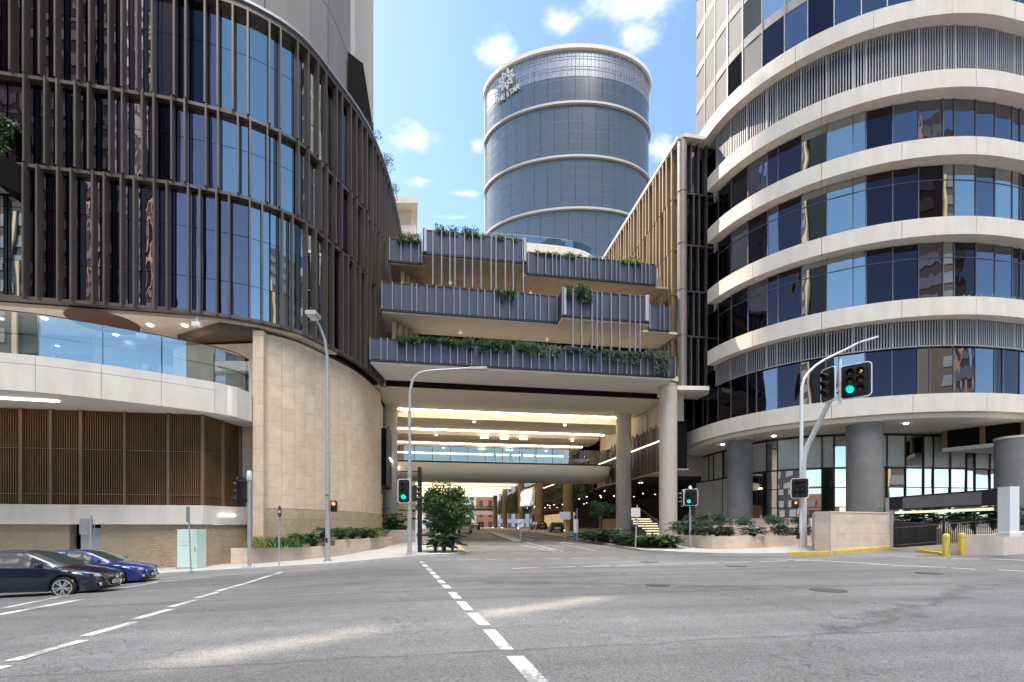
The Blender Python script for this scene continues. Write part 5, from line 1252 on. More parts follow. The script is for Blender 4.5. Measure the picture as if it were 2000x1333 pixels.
# kerbside signs
def sign(nm, u, d, h, lbl, panels_, rz=0, r=.03, lean=0, dz=DZ, grp=None):
    p = Vector((*at(u, d), 0)); p.z = zg(p.x, p.y) + dz; t = thing(nm, lbl, 'sign', p, -TH + rz, group=grp)
    pole(t, [(0, 0, 0), (lean, 0, h)], r)
    for (kind, x, z, w, hh, m, yaw) in panels_:
        mb = MB(); plate_y(mb, rrect(w / 2, hh / 2, min(w, hh) * .12), -.012, .012); M = Matrix.Translation((x, -.06, z)) @ Matrix.Rotation(yaw, 4, 'Z'); mb.v = [tuple(M @ Vector(v)) for v in mb.v]; mb.build('sign_plate', m, t, local=True)
    return t
sgrey = mat('sign_back', (.30, .30, .31), .5, .4, var=.1); sback = mat('sign_back_pale', (.62, .60, .55), .5, .2, var=.05)
sign('street_sign', 178, 23.2, 2.9, 'pair of grey sign plates back to back above the blue car', [('r', -.2, 2.35, .5, .8, sgrey, R(35)), ('r', .22, 2.35, .45, .8, sgrey, R(-50))], r=.045)
sign('street_sign', 373, 21.9, 3.1, 'narrow edge-on sign post beside the mint cabinet', [('r', -.1, 2.7, .5, .72, sgrey, R(-40))], r=.035, lean=-.12)
t = sign('no_entry_sign', 545, 22.9, 3.0, 'round dark red no entry sign turned nearly edge-on before the planter', [], r=.035)
mb = MB(); mb.lathe([(.3, -.01), (.3, .01)], n=28, axis='y'); M = Matrix.Translation((.04, -.05, 2.68)) @ Matrix.Rotation(R(-46), 4, 'Z'); mb.v = [tuple(M @ Vector(v)) for v in mb.v]; mb.build('sign_disc', mat('sign_maroon', (.12, .01, .02), .5), t, local=True)
mb = MB(); mb.box(-.21, .21, -.016, -.012, -.05, .05); mb.v = [tuple(M @ Vector(v)) for v in mb.v]; mb.build('bar', paint_white, t, local=True)
# median sign with arrow
t = sign('keep_left_sign', 1017, 42.0, 1.35, 'small white arrow sign on the nose of the median island', [('r', 0, 1.6, .55, .75, paint_white, 0)], r=.05)
mb = MB(); mb.bar((.15, -.08, 1.72), (-.12, -.08, 1.52), .07, .01, (0, 1, 0)); mb.face([(-.2, -.086, 1.46), (-.02, -.086, 1.5), (-.12, -.086, 1.62)]); mb.build('arrow', black_pl, t, local=True)
sign('notice_board', 1103.5, 44.5, 1.9, 'blank white notice board on a post beside the tunnel kerb', [('r', 0, 2.35, 1.05, .75, paint_white, 0)], r=.05, dz=.1)
sign('notice_board', 1046, 66, 2.6, 'brown blank notice board deeper inside the underpass', [('r', 0, 3.0, 1.3, .9, mat('board_brown', (.35, .27, .2), .6), 0)], r=.05, dz=.1)
sign('street_sign', 1034, 62, 3.6, 'thin dark round-topped sign behind the arrow sign', [('r', 0, 3.3, .5, .5, dark_rail, 0)], r=.04)
sign('street_sign', 1241, 31.2, 2.95, 'pale square sign seen from behind, right of the pale columns', [('r', 0, 2.45, .62, .62, sback, 0)], r=.045, lean=.12)
p = Vector((*at(1124.5, 43), 0)); p.z = zg(p.x, p.y) + .1
t = thing('info_post', 'white and blue information post by the small round tree', 'post', p, -TH); mb = MB(); mb.box(-.2, .2, -.1, .1, .75, 2.0); mb.build('panel', paint_white, t, local=True); mb = MB(); mb.box(-.2, .2, -.1, .1, 0, .73); mb.build('base', mat('post_blue', (.03, .10, .25), .5), t, local=True)
mb = MB(); mb.box(-.16, .16, -.1, .1, 2.02, 2.35); mb.build('top', dark_rail, t, local=True); pole(t, [(.1, -.14, 0), (.1, -.14, 3.0)], .04)
# mint cabinet
p = Vector((*at(374, 24.3), 0)); p.z = zg(p.x, p.y) + DZ
t = thing('utility_cabinet', 'mint green steel utility cabinet against the split stone wall', 'cabinet', p, -TH - R(6)); mb = MB(); mb.box(-.55, .55, -.3, .35, .05, 2.05); mb.build('case', mat('mint_steel', (.50, .66, .62), .45, var=.04), t, local=True)
mb = MB(); mb.box(-.6, .6, -.35, .4, -.3, .06); mb.build('plinth', concrete, t, local=True)
mb = MB(); mb.box(-.53, .30, -.318, -.30, 1.42, 2.02); mb.box(-.53, .30, -.318, -.30, .08, 1.39); dr = mb.build('door', mat('mint_door', (.58, .74, .70), .4, var=.04), t, local=True)
mb = MB(); mb.box(.2, .23, -.34, -.318, 1.55, 1.68); mb.box(.2, .23, -.34, -.318, .6, .73); mb.build('handle', dark_rail, dr, local=True)
mb = MB(); mb.box(-.35, .05, -.322, -.318, 1.2, 1.225); mb.box(.40, .5, -.305, -.302, .9, 1.15); mb.build('sticker', mat('sticker', (.45, .35, .05), .5), t, local=True)
# right signal post
p = Vector((*at(1348, 31), 0)); p.z = zg(p.x, p.y) + DZ
p.z = 1.6 - 45 * 31 / F
t = thing('traffic_light', 'short signal post with green light in front of the low planter', 'traffic light', p, -TH); base_plate(t, .2); pole(t, [(0, 0, -.1), (0, 0, 4.05)], .07)
mb = MB(); mb.lathe([(.1, 4.0), (.1, 4.25), (.07, 4.32), (.01, 4.33)], n=16); mb.build('cap', paint_white, t, local=True, smooth=True)
signal_head(t, (0, -.16, 3.55), R(-18), cols=2, lr=.1, lit=(0, 2)); signal_head(t, (-.5, .05, 3.5), R(-95), cols=1, lr=.1, lit=(9, 9)); signal_head(t, (.2, .0, 2.75), R(100), cols=1, lr=.09, lit=(9, 9), back=False)
mb = MB(); mb.bar((-.4, 0, 3.6), (.2, 0, 3.6), .05, .05); mb.build('bracket', gal, t, local=True); mb = MB(); mb.box(-.02, .1, -.12, -.06, 1.05, 1.3); mb.build('push_button', black_pl, t, local=True)
# big mast
p = Vector((*at(1568, 27.6), 0)); p.z = 1.6 - 51 * 27.6 / F
t = thing('signal_mast', 'big white mast with curved lamp arm and two overhead signal heads', 'traffic light', p, -TH)
k_ = 27.6 / F
def mp(u, v, dd=0): return ((u - U0) / F * (27.6 + dd) - (1568 - U0) * k_, dd, CZ + (V0 - v) / F * (27.6 + dd) - p.z)
mast_w = mat('mast_white', (.60, .60, .63), .45, .25, var=.06)
mb = MB(); mb.tube([mp(1570, 1083), mp(1569, 1000), mp(1568, 905)], [.19, .175, .165], 18); mb.tube([mp(1568, 908), mp(1571, 888), mp(1578, 868, -.1), mp(1588, 850, -.3), mp(1620, 785, -1.2), mp(1637, 745, -1.9), mp(1641, 707, -2.2)], [.165, .16, .15, .14, .125, .10, .07], 16); mb.build('mast_arm', mast_w, t, local=True, smooth=True)
mb = MB(); mb.tube([mp(1565, 1080), mp(1565, 900), mp(1565.5, 780)], [.10, .10, .095], 14)
mb.tube([mp(1565.5, 782), mp(1566, 757), mp(1570, 742), mp(1578, 729), mp(1592, 715), mp(1612, 702), mp(1650, 684), mp(1680, 668)], [.09, .085, .08, .075, .07, .065, .06, .05], 12); mb.build('lamp_pole', paint_white, t, local=True, smooth=True)
mb = MB(); mb.bar(mp(1676, 670), mp(1712, 659), .32, .09, (0, 0, 1)); mb.build('lamp_head', paint_white, t, local=True)
mb = MB(); mb.lathe([(.4, -.05), (.4, .05), (.22, .08)], n=20)
for k in range(6): a = R(60 * k); mb.tube([(.32 * math.cos(a), .32 * math.sin(a), 0), (.32 * math.cos(a), .32 * math.sin(a), .16)], .03, 6)
mb.build('base_plate', gal, t, local=True)
c = mp(1641, 745, -2.4); mb = MB(); mb.tube([mp(1641, 790, -2.2), mp(1641, 703, -2.2)], .075, 12); mb.build('bracket_pole', paint_white, t, local=True, smooth=True)
signal_head(t, mp(1671, 744, -2.7), R(-42), cols=2, lr=.165, lit=(0, 2), arrow=(1, 0)); signal_head(t, mp(1617, 752, -2.4), R(-82), cols=1, lr=.165, lit=(9, 9))
signal_head(t, mp(1562, 954, -.35), R(-28), cols=2, lr=.105, lit=(9, 9)); signal_head(t, mp(1553, 986, -.1), R(-8), cols=1, lr=.085, lit=(0, 0), back=False, ped=True)
mb = MB(); mb.box(mp(1555, 0)[0], mp(1559, 0)[0], -.15, 0, mp(0, 1053)[2], mp(0, 1043)[2]); mb.build('push_button', black_pl, t, local=True)

# ================= cars =================
def car(lbl, loc, rz, paint, plate, L=4.46, W_=1.79, H=1.45):
    t = thing('parked_car', lbl, 'car', loc, rz, group='parked blue hatchbacks')
    xf, xr = 1.78, -.92 - .0                       # wheel positions measured from the middle
    wf, wr, Rw = 1.33, -1.37, .315
    X = [-2.23 + 4.46 * k / 130 for k in range(131)]
    hood = [(-2.23, .78), (-2.18, .98), (-2.0, 1.06), (-1.6, 1.05), (.6, .98), (.95, .97), (1.3, .93), (1.7, .85), (2.0, .76), (2.12, .68), (2.2, .60), (2.23, .52)]
    belt = [(-2.23, .72), (-2.1, .92), (-1.6, .97), (0, .93), (.9, .89), (1.5, .82), (1.95, .72), (2.12, .64), (2.23, .5)]
    wid = [(-2.23, .66), (-2.1, .78), (-1.8, .86), (-1.3, .895), (0, .88), (1.3, .895), (1.7, .86), (1.95, .78), (2.1, .66), (2.2, .5), (2.23, .40)]
    body = MB(); rows = []
    for x in X:
        w = interp(wid, x); zt_ = interp(hood, x); zb = interp(belt, x); lo = .20 + .10 * sstep(abs(x), 1.95, 2.23)
        for wc in (wf, wr):
            if abs(x - wc) < .37: lo = max(lo, .315 + math.sqrt(.37 ** 2 - (x - wc) ** 2))
        zb = max(zb, lo + .04); mid = lerp(lo, zb, .55)
        half = [(0, zt_), (w * .45, zt_ - .008), (w * .72, zt_ - .03 if x > .9 else zt_ - .01), (w * .88, lerp(zt_, zb, .7)), (w * .965, zb), (w * .985, lerp(mid, zb, .6)), (w, mid), (w * .99, lerp(lo, mid, .4)), (w * .955, lo), (w * .5, lo + .01), (0, lo + .01)]
        rows.append([(x, -y, z) for y, z in half] + [(x, y, z) for y, z in half[-2:0:-1]])
    n = len(rows[0]); body.mesh([p for r in rows for p in r], [(i * n + k, i * n + (k + 1) % n, (i + 1) * n + (k + 1) % n, (i + 1) * n + k) for i in range(len(rows) - 1) for k in range(n)] + [tuple(range(n)), tuple(range(len(rows) * n - 1, (len(rows) - 1) * n - 1, -1))])
    bd = body.build('body', paint, t, smooth=True, local=True, clean=True)
    roof = [(-2.0, 1.04), (-1.85, 1.16), (-1.55, 1.33), (-1.1, 1.42), (-.4, 1.455), (.1, 1.43), (.35, 1.36), (.7, 1.2), (1.05, 1.02), (1.12, .95)]
    GX = [-2.0 + 3.12 * k / 40 for k in range(41)]; glassx = []
    def sect(x):
        zr = interp(roof, x); wb = interp([(-2.0, .70), (-1.6, .80), (-1, .83), (.5, .82), (1.12, .74)], x); tz = (zr - .93) / .52; wt = lerp(wb, .60, min(1, max(0, tz)))
        return [(x, 0, zr), (x, -wt * .6, zr - .008), (x, -wt * .93, zr - .035), (x, -wt, zr - .075), (x, -lerp(wt, wb, .5), lerp(zr - .075, .93, .5)), (x, -wb, .92)]
    S = [sect(x) for x in GX]; rf, side, ws, rg, pil = MB(), MB(), MB(), MB(), MB()
    for i in range(40):
        x = (GX[i] + GX[i + 1]) / 2
        for sgn in (1, -1):
            for k in range(5):
                q = [(v[0], v[1] * sgn, v[2]) for v in (S[i][k], S[i][k + 1], S[i + 1][k + 1], S[i + 1][k])]
                if k <= 1: (ws if x > .16 else (rg if x < -1.5 else rf)).face(q)
                elif k == 2: (rf if x > -1.9 else rf).face(q)
                else: (pil if (x < -1.62 or (-.42 < x < -.33) or x > .92 - (k - 3) * -.06 or (k == 3 and x > .38)) else side).face(q)
    cg = mat('car_glass', (.03, .045, .05), .04, var=0, spec=1.0, coat=1)
    g = g_clear
    rf.build('roof', paint, t, smooth=True, local=True, clean=True); ws.build('windscreen', mat('windscreen_glass', (.035, .06, .06), .03, var=0, spec=1, coat=1), t, smooth='all', local=True, clean=True); side.build('side_window', cg, t, smooth='all', local=True, split=True); rg.build('rear_window', cg, t, smooth='all', local=True, clean=True); pil.build('pillar', paint, t, smooth=True, local=True, split=True)
    tm = MB()
    for sgn in (-1, 1): tm.tube([(v[0], (v[1] - .006) * sgn, v[2] + .004) for v in (s_[5] for s_ in S[3:37])], .009, 6)
    tm.build('window_trim', dark_rail, t, local=True)
    for x in (wf, wr):
        for sgn in (-1, 1):
            y = sgn * .80; wh = MB(); wh.lathe([(Rw - .06, -.10), (Rw - .015, -.105), (Rw, -.07), (Rw, .07), (Rw - .015, .105), (Rw - .06, .10)], c=(x, y, Rw), n=36, axis='y'); w_ = wh.build('wheel', mat('tyre', (.015, .015, .016), .8, var=.1), t, local=True, smooth=True)
            yo = y + sgn * .102; rm = MB(); rm.lathe([(.245, 0), (.25, sgn * .012), (.225, sgn * .012), (.215, -sgn * .03)], c=(x, yo, Rw), n=36, axis='y', caps=False)
            for k in range(10):
                a = 2 * math.pi * (k + .18 * (1 if k % 2 else -1)) / 10; q = Vector((math.cos(a), 0, math.sin(a))); rm.bar(Vector((x, yo, Rw)) + q * .04, Vector((x, yo - sgn * .0, Rw)) + q * .235, .035, .02, (0, 1, 0))
            rm.lathe([(.06, -.01), (.06, .012), (.02, .018)], c=(x, yo, Rw), n=16, axis='y'); rm.build('rim', mat('alloy', (.6, .6, .62), .3, .7, var=.04), w_, local=True)
            dk = MB(); dk.lathe([(.21, -.006), (.21, .006)], c=(x, yo - sgn * .05, Rw), n=24, axis='y'); dk.build('brake_disc', mat('brake_dark', (.03, .03, .03), .6, .3, var=0), w_, local=True)
    # front: grille, chrome wing, lights, plate, emblem
    def fx(y): return 2.255 - .9 * (abs(y) ** 2.2) * .55
    G = [(-.46, .60), (.46, .60), (.40, .42), (.27, .30), (-.27, .30), (-.40, .42)]
    mb = MB(); mb.face([(fx(y) + .012, y, z) for y, z in G]); 
    for k in range(6): z = .33 + k * .045; w = interp([(.3, .27), (.42, .40), (.6, .46)], z); mb.bar((fx(w) + .02, -w, z), (fx(0) + .03, 0, z), .012, .012); mb.bar((fx(w) + .02, w, z), (fx(0) + .03, 0, z), .012, .012)
    mb.build('grille', mat('grille_black', (.01, .01, .012), .4, var=0), t, local=True)
    ch = MB(); ch.tube([(fx(.56) + .02, -.56, .625), (fx(.47) + .025, -.47, .59), (fx(.41) + .03, -.41, .43), (fx(.28) + .03, -.28, .295), (2.285, 0, .275), (fx(.28) + .03, .28, .295), (fx(.41) + .03, .41, .43), (fx(.47) + .025, .47, .59), (fx(.56) + .02, .56, .625)], .017, 8)
    ch.build('chrome_wing', mat('chrome', (.7, .7, .72), .12, 1, var=0), t, local=True)
    em = MB(); n_ = 16; em.tube([(2.30, .085 * math.cos(2 * math.pi * k / n_), .535 + .065 * math.sin(2 * math.pi * k / n_)) for k in range(n_ + 1)], .009, 6); em.tube([(2.30, -.075, .55), (2.305, -.03, .55), (2.31, 0, .515), (2.305, .03, .55), (2.30, .075, .55)], .009, 6); em.build('emblem', MATS['chrome'], t, local=True)
    hl = mat('headlight_glass', (.45, .47, .5), .08, .3, var=.5, vscale=14, coat=1)
    for sgn in (-1, 1):
        mb = MB(); P = []
        for k in range(9):
            s_ = k / 8; x = lerp(2.13, 1.56, s_); y = lerp(.60, .885, s_ ** .75); zc = lerp(.655, .77, s_); h = .055 * math.sin(math.pi * min(.97, s_ * .8 + .2)) ** .6 + .008
            P.append(((x, sgn * (y + .006), zc - h), (x - .02, sgn * (y - .012), zc + h)))
        for a, b in zip(P, P[1:]): mb.face([a[0], b[0], b[1], a[1]] if sgn > 0 else [a[1], b[1], b[0], a[0]])
        for a, b in zip(P, P[1:]): mb.face([(a[0][0] + .03, a[0][1] * 1.004, a[0][2] + .01), (b[0][0] + .03, b[0][1] * 1.004, b[0][2] + .01), (b[1][0] + .03, b[1][1] * 1.01, b[1][2] - .01), (a[1][0] + .03, a[1][1] * 1.01, a[1][2] - .01)])
        mb.build('headlight', hl, t, local=True, smooth='all')
        mb = MB(); mb.lathe([(.05, -.01), (.05, .02), (.03, .03)], c=(2.17, sgn * .63, .36), n=16, axis='x'); mb.bar((2.2, sgn * .52, .40), (2.1, sgn * .74, .44), .02, .015); mb.build('fog_lamp', MATS['chrome'], t, local=True)
        mb = MB(); c = Vector((.78, sgn * .98, 1.0)); n2 = 10
        mb.lathe([(.02, -.07), (.08, -.06), (.105, -.01), (.10, .05), (.02, .07)], c=c, n=14, axis='x'); mb.v = [(x, c.y + (y - c.y) * 1.25, c.z + (z - c.z) * .75) for x, y, z in mb.v]; mb.bar((.78, sgn * .84, .93), (.78, sgn * .92, .97), .05, .03); mb.build('wing_mirror', paint, t, local=True, smooth=True)
        mb = MB(); mb.box(1.56, 1.60, sgn * .893 - .004, sgn * .893 + .004, .47, .55); mb.build('indicator', mat('indicator', (.7, .3, .05), .3), t, local=True)
        for xx in (-.38, -1.15): 
            mb = MB(); mb.box(xx + .05, xx + .25, sgn * .888 - .012, sgn * .888 + .012, .80, .825); mb.build('door_handle', paint, t, local=True)
        mb = MB(); mb.tube([(.98, sgn * .893, .24), (1.0, sgn * .895, .6), (.9, sgn * .868, .9)], .006, 4); mb.tube([(-.38, sgn * .888, .24), (-.38, sgn * .882, .9)], .006, 4); mb.build('door_seam', black_pl, t, local=True)
    mb = MB(); mb.box(2.27, 2.29, -.19, .19, .345, .455); pl_ = mb.build('number_plate', mat('plate_white', (.75, .74, .74), .5, var=0), t, local=True)
    M = Matrix(((0, 0, 1, 2.292), (1, 0, 0, 0), (0, 1, 0, .40), (0, 0, 0, 1)))
    text_mesh(plate, .085, .001, 'plate_text', mat('plate_maroon', (.12, .02, .06), .5, var=0), M, pl_, bold=.002)
    mb = MB(); mb.box(1.2, 2.1, -.6, .6, .17, .24); mb.build('undertray', black_pl, t, local=True)
    return t
def carpaint(nm, c):
    m = mat(nm, c, .28, .25, var=0, coat=1); m.node_tree.nodes['Principled BSDF'].inputs['Coat Roughness'].default_value = .03; return m
def put_car(x, y, rz): return (x, y, zg(x, y) + .0)
car('dark navy hatchback nearest the road, front wheel and grille in view', put_car(-12.65, 16.85, 0), R(5.5), carpaint('paint_navy', (.004, .008, .03)), '950 WPL')
car('bright blue hatchback parked by the kerb behind the navy one', put_car(-14.0, 21.4, 0), R(5.5), carpaint('paint_blue', (.008, .026, .21)), '450 VHC')
# far vehicles
def small_car(lbl, loc, rz, paint, H=1.7, lights=True):
    t = thing('parked_car', lbl, 'car', loc, rz)
    mb = MB(); prof = [(-2.3, .35), (-2.3, .95), (-2.15, 1.05), (-1.7, H), (.5, H), (1.1, 1.05), (2.1, .9), (2.3, .7), (2.3, .35)]; P = []
    n = len(prof); vs = []
    for y, s_ in ((-.92, .97), (-.8, 1), (.8, 1), (.92, .97)): vs += [(x * (s_ if abs(y) > .9 else 1), y * (1 if z < 1.06 else .82), z) for x, z in prof]
    mb.mesh(vs, [(k * n + i, k * n + (i + 1) % n, (k + 1) * n + (i + 1) % n, (k + 1) * n + i) for k in range(3) for i in range(n)] + [tuple(range(n)), tuple(range(4 * n - 1, 3 * n - 1, -1))]); mb.build('body', paint, t, local=True, clean=True)
    mb = MB(); mb.face([(-2.18, -.68, 1.1), (-2.18, .68, 1.1), (-1.78, .6, H - .1), (-1.78, -.6, H - .1)]); mb.v = [(x - .03, y, z) for x, y, z in mb.v]; mb.build('rear_window', MATS['car_glass'], t, local=True)
    for x in (-1.4, 1.4):
        for y in (-.82, .82): mb = MB(); mb.lathe([(.34, -.1), (.34, .1)], c=(x, y, .34), n=18, axis='y'); mb.build('wheel', MATS['tyre'], t, local=True)
    for y in (-.75, .75): mb = MB(); mb.box(-2.33, -2.29, y - .12, y + .12, .85, 1.05); mb.build('tail_light', mat('tail_red', (.3, .03, .02), .3, var=0), t, local=True)
    mb = MB(); mb.box(-2.32, -2.3, -.4, .4, .55, .85); mb.build('tailgate_panel', mat('silver', (.5, .5, .52), .3, .5, var=0), t, local=True)
    return t
def on(u, d, dz=0): x, y = at(u, d); return (x, y, zg(x, y) + dz)
small_car('silver and brown four-wheel drive driving away into the underpass', on(908, 67), R(90), mat('suv_bronze', (.28, .2, .13), .35, .4, var=0), 1.8)
small_car('dark saloon standing in the drop-off under the dark ceiling', on(1086, 66), R(80), mat('car_black', (.015, .015, .018), .3, .2, var=0), 1.5)
small_car('dark car beside the white display in the drop-off', on(1052, 84), R(95), mat('car_black', (.015, .015, .018), .3, .2, var=0), 1.5)
small_car('small dark car far down the underpass road', on(927, 100), R(90), mat('car_black', (.015, .015, .018), .3), 1.5)

# ================= people =================
skin_m = mat('skin', (.45, .27, .19), .6, var=0)
def person(loc, rz, lbl, top, legs, pose='walk'):
    t = bpy.data.objects.new('person', None); COL.objects.link(t); t.location = loc; t.rotation_euler = (0, 0, rz); tag(t, lbl, 'person')
    J = {'pel': (0, 0, .95), 'sp': (0, .01, 1.15), 'ch': (0, .02, 1.36), 'nk': (0, .01, 1.52), 'hd': (0, -.02, 1.63), 'ht': (0, -.01, 1.74),
         'sl': (-.18, .02, 1.44), 'el': (-.25, .06, 1.16), 'wl': (-.22, -.10, .94), 'sr': (.18, .02, 1.44), 'er': (.25, .0, 1.16), 'wr': (.23, -.16, .96),
         'hl': (-.09, 0, .90), 'kl': (-.10, -.14, .50), 'al': (-.10, -.05, .09), 'tl': (-.10, -.2, .04), 'hr': (.09, 0, .90), 'kr': (.10, .02, .49), 'ar': (.10, .26, .12), 'tr': (.10, .14, .04)}
    rad = {'pel': .14, 'sp': .125, 'ch': .15, 'nk': .055, 'hd': .095, 'ht': .07, 'sl': .06, 'el': .045, 'wl': .032, 'sr': .06, 'er': .045, 'wr': .032, 'hl': .09, 'kl': .062, 'al': .042, 'tl': .035, 'hr': .09, 'kr': .062, 'ar': .042, 'tr': .035}
    E = [('pel', 'sp'), ('sp', 'ch'), ('ch', 'nk'), ('nk', 'hd'), ('hd', 'ht'), ('ch', 'sl'), ('sl', 'el'), ('el', 'wl'), ('ch', 'sr'), ('sr', 'er'), ('er', 'wr'), ('pel', 'hl'), ('hl', 'kl'), ('kl', 'al'), ('al', 'tl'), ('pel', 'hr'), ('hr', 'kr'), ('kr', 'ar'), ('ar', 'tr')]
    names = list(J)
    def sk(nm, edges, m, grow=0):
        use = sorted({a for e in edges for a in e}, key=names.index); me = bpy.data.meshes.new(nm); me.from_pydata([J[a] for a in use], [(use.index(a), use.index(b)) for a, b in edges], [])
        o = bpy.data.objects.new(nm, me); COL.objects.link(o); md = o.modifiers.new('s', 'SKIN'); me.skin_vertices or None
        for i, a in enumerate(use): me.skin_vertices[0].data[i].radius = (rad[a] + grow, rad[a] * .85 + grow)
        me.skin_vertices[0].data[0].use_root = True
        s2 = o.modifiers.new('b', 'SUBSURF'); s2.levels = 1; s2.render_levels = 1; me.materials.append(m); o.parent = t; return o
    bpy.context.view_layer.update()
    def skin_obj(nm, edges, m, grow=0):
        use = sorted({a for e in edges for a in e}, key=names.index); me = bpy.data.meshes.new(nm); me.from_pydata([J[a] for a in use], [(use.index(a), use.index(b)) for a, b in edges], [])
        o = bpy.data.objects.new(nm, me); COL.objects.link(o)
        b = bmesh.new(); b.from_mesh(me); ly = b.verts.layers.skin.verify()
        for i, v in enumerate(b.verts): v[ly].radius = (rad[use[i]] + grow, rad[use[i]] * .9 + grow); v[ly].use_root = (i == 0)
        b.to_mesh(me); b.free(); o.modifiers.new('s', 'SKIN').use_smooth_shade = True; s2 = o.modifiers.new('b', 'SUBSURF'); s2.levels = 1; s2.render_levels = 1; me.materials.append(m)
        dg = bpy.context.evaluated_depsgraph_get(); m2 = bpy.data.meshes.new_from_object(o.evaluated_get(dg)); o.modifiers.clear(); o.data = m2; m2.materials.clear(); m2.materials.append(m); o.parent = t; return o
    skin_obj('body', E, skin_m)
    skin_obj('shirt', [('sp', 'ch'), ('ch', 'sl'), ('sl', 'el'), ('ch', 'sr'), ('sr', 'er'), ('pel', 'sp')], top, .018)
    skin_obj('trousers', [('pel', 'hl'), ('hl', 'kl'), ('kl', 'al'), ('pel', 'hr'), ('hr', 'kr'), ('kr', 'ar')], legs, .015)
    mb = MB(); mb.lathe([(.02, .12), (.075, .1), (.105, .04), (.105, -.02), (.09, -.05)], c=(0, .012, 1.67), n=16); mb.build('hair', mat('hair_dark', (.02, .014, .01), .7, var=0), t, local=True, smooth=True)
    mb = MB(); mb.lathe([(.001, -.03), (.014, 0), (.001, .02)], c=(0, -.115, 1.63), n=8); mb.lathe([(.001, -.008), (.012, 0), (.001, .008)], c=(-.034, -.10, 1.655), n=8); mb.lathe([(.001, -.008), (.012, 0), (.001, .008)], c=(.034, -.10, 1.655), n=8); mb.build('face', skin_m, t, local=True)
    for s_ in (-1, 1):
        mb = MB(); w = Vector(J['wl'] if s_ < 0 else J['wr'])
        mb.tube([w, w + Vector((0, -.03, -.06)), w + Vector((0, -.04, -.10))], [.03, .036, .03], 8)
        for k in range(4): b_ = w + Vector(((k - 1.5) * .018, -.04, -.10)); mb.tube([b_, b_ + Vector((0, -.015, -.035 - .006 * (k in (1, 2)))), b_ + Vector((0, .0, -.065))], .008, 5)
        mb.tube([w + Vector((-.03 * s_, -.03, -.04)), w + Vector((-.045 * s_, -.05, -.08))], .009, 5); mb.build('hand', skin_m, t, local=True, smooth=True)
dk = mat('cloth_black', (.02, .02, .025), .8, var=.1); cf = mat('cloth_cream', (.5, .42, .35), .8, var=.1); rd_ = mat('cloth_rust', (.4, .12, .07), .8, var=.1)
for u, lbl, tp, lg_, rz in ((966, 'person in black crossing the footbridge, head above the glass', dk, dk, 90), (1019, 'person in dark top leaning by the footbridge railing', dk, cf, -80), (1045, 'person in rust coloured shirt on the footbridge', rd_, dk, 85), (997, 'person in pale clothes behind the footbridge glass', cf, dk, -90)):
    x = ax(u, 52.6); person((x, 52.6, 8.98), R(rz), lbl, tp, lg_)
for u, d, lbl, rz in ((936, 92, 'dark figure standing on the median, taller side', 0), (943, 93, 'dark figure beside the taller one on the median', 40)):
    x, y = at(u, d); person((x, y, zg(x, y) + .1), R(rz), lbl, dk, dk)

# ================= plants =================
def leaf(mb, p, d, nrm, L, W_, droop=.15):
    s_ = d.cross(nrm).normalized() * W_ / 2; n2 = s_.cross(d).normalized(); m = p + d * L * .45 - n2 * 0; tip = p + d * L - Vector((0, 0, droop * L))
    i = len(mb.v); mb.v += [tuple(p), tuple(m + s_ + n2 * W_ * .15), tuple(tip), tuple(m - s_ + n2 * W_ * .15)]; mb.f += [(i, i + 1, i + 2), (i, i + 2, i + 3)]; mb.uv += [None, None]; mb.m += [mb.mi, mb.mi]
def rdir(up=0): 
    v = Vector((random.gauss(0, 1), random.gauss(0, 1), random.gauss(0, 1) + up)); return v.normalized()
def crown(mb, c, r, n, L, W_, clumps=14, cr=(.28, .48)):
    cs = []
    for k in range(clumps):
        v = rdir(.15) * (random.random() ** .4); cs.append((Vector((c[0] + v.x * r[0] * .72, c[1] + v.y * r[1] * .72, c[2] + v.z * r[2] * .72)), rnd(*cr)))
    for k in range(n):
        q, s_ = random.choice(cs); v = rdir() * (random.random() ** .35); p = q + Vector((v.x * r[0] * s_, v.y * r[1] * s_, v.z * r[2] * s_)); leaf(mb, p, (v + rdir() * .7).normalized(), rdir(1.2), L * rnd(.6, 1.3), W_ * rnd(.7, 1.2))
    return cs
def tree(loc, h, r, lbl, n=3800, L=.16, W_=.07, trunkh=None, lm=None, clumps=22, forks=7, tr=.06):
    t = thing('tree', lbl, 'tree', loc); cz = h - r[2]; mb = MB(); cs = crown(mb, (0, 0, cz), r, n, L, W_, clumps, (.17, .36)); mb.build('crown', lm or leaf_dark, t, local=True)
    tk = MB(); th_ = trunkh or cz - r[2] * .8; tk.tube([(0, 0, -.1), (rnd(-.04, .04), 0, th_ * .5), (0, 0, th_)], [tr * 1.3, tr, tr * .8], 10)
    for q, s_ in cs[:forks]: tk.tube([(0, 0, th_ - .05), Vector((q.x * .35, q.y * .35, lerp(th_, q.z, .5))), q], [tr * .6, tr * .4, tr * .15], 6)
    tk.build('trunk', bark, t, local=True); return t
def shrub(loc, r, lbl, n, L, W_, lm, nm='shrub', clumps=9):
    t = thing(nm, lbl, 'shrub', loc); mb = MB(); cs = crown(mb, (0, 0, r[2]), r, n, L, W_, clumps); mb.build('foliage', lm, t, local=True)
    s = MB()
    for q, _ in cs[:6]: s.tube([(q.x * .2, q.y * .2, -.05), q * .6, q], [.018, .012, .006], 5)
    s.build('stem', bark, t, local=True); return t
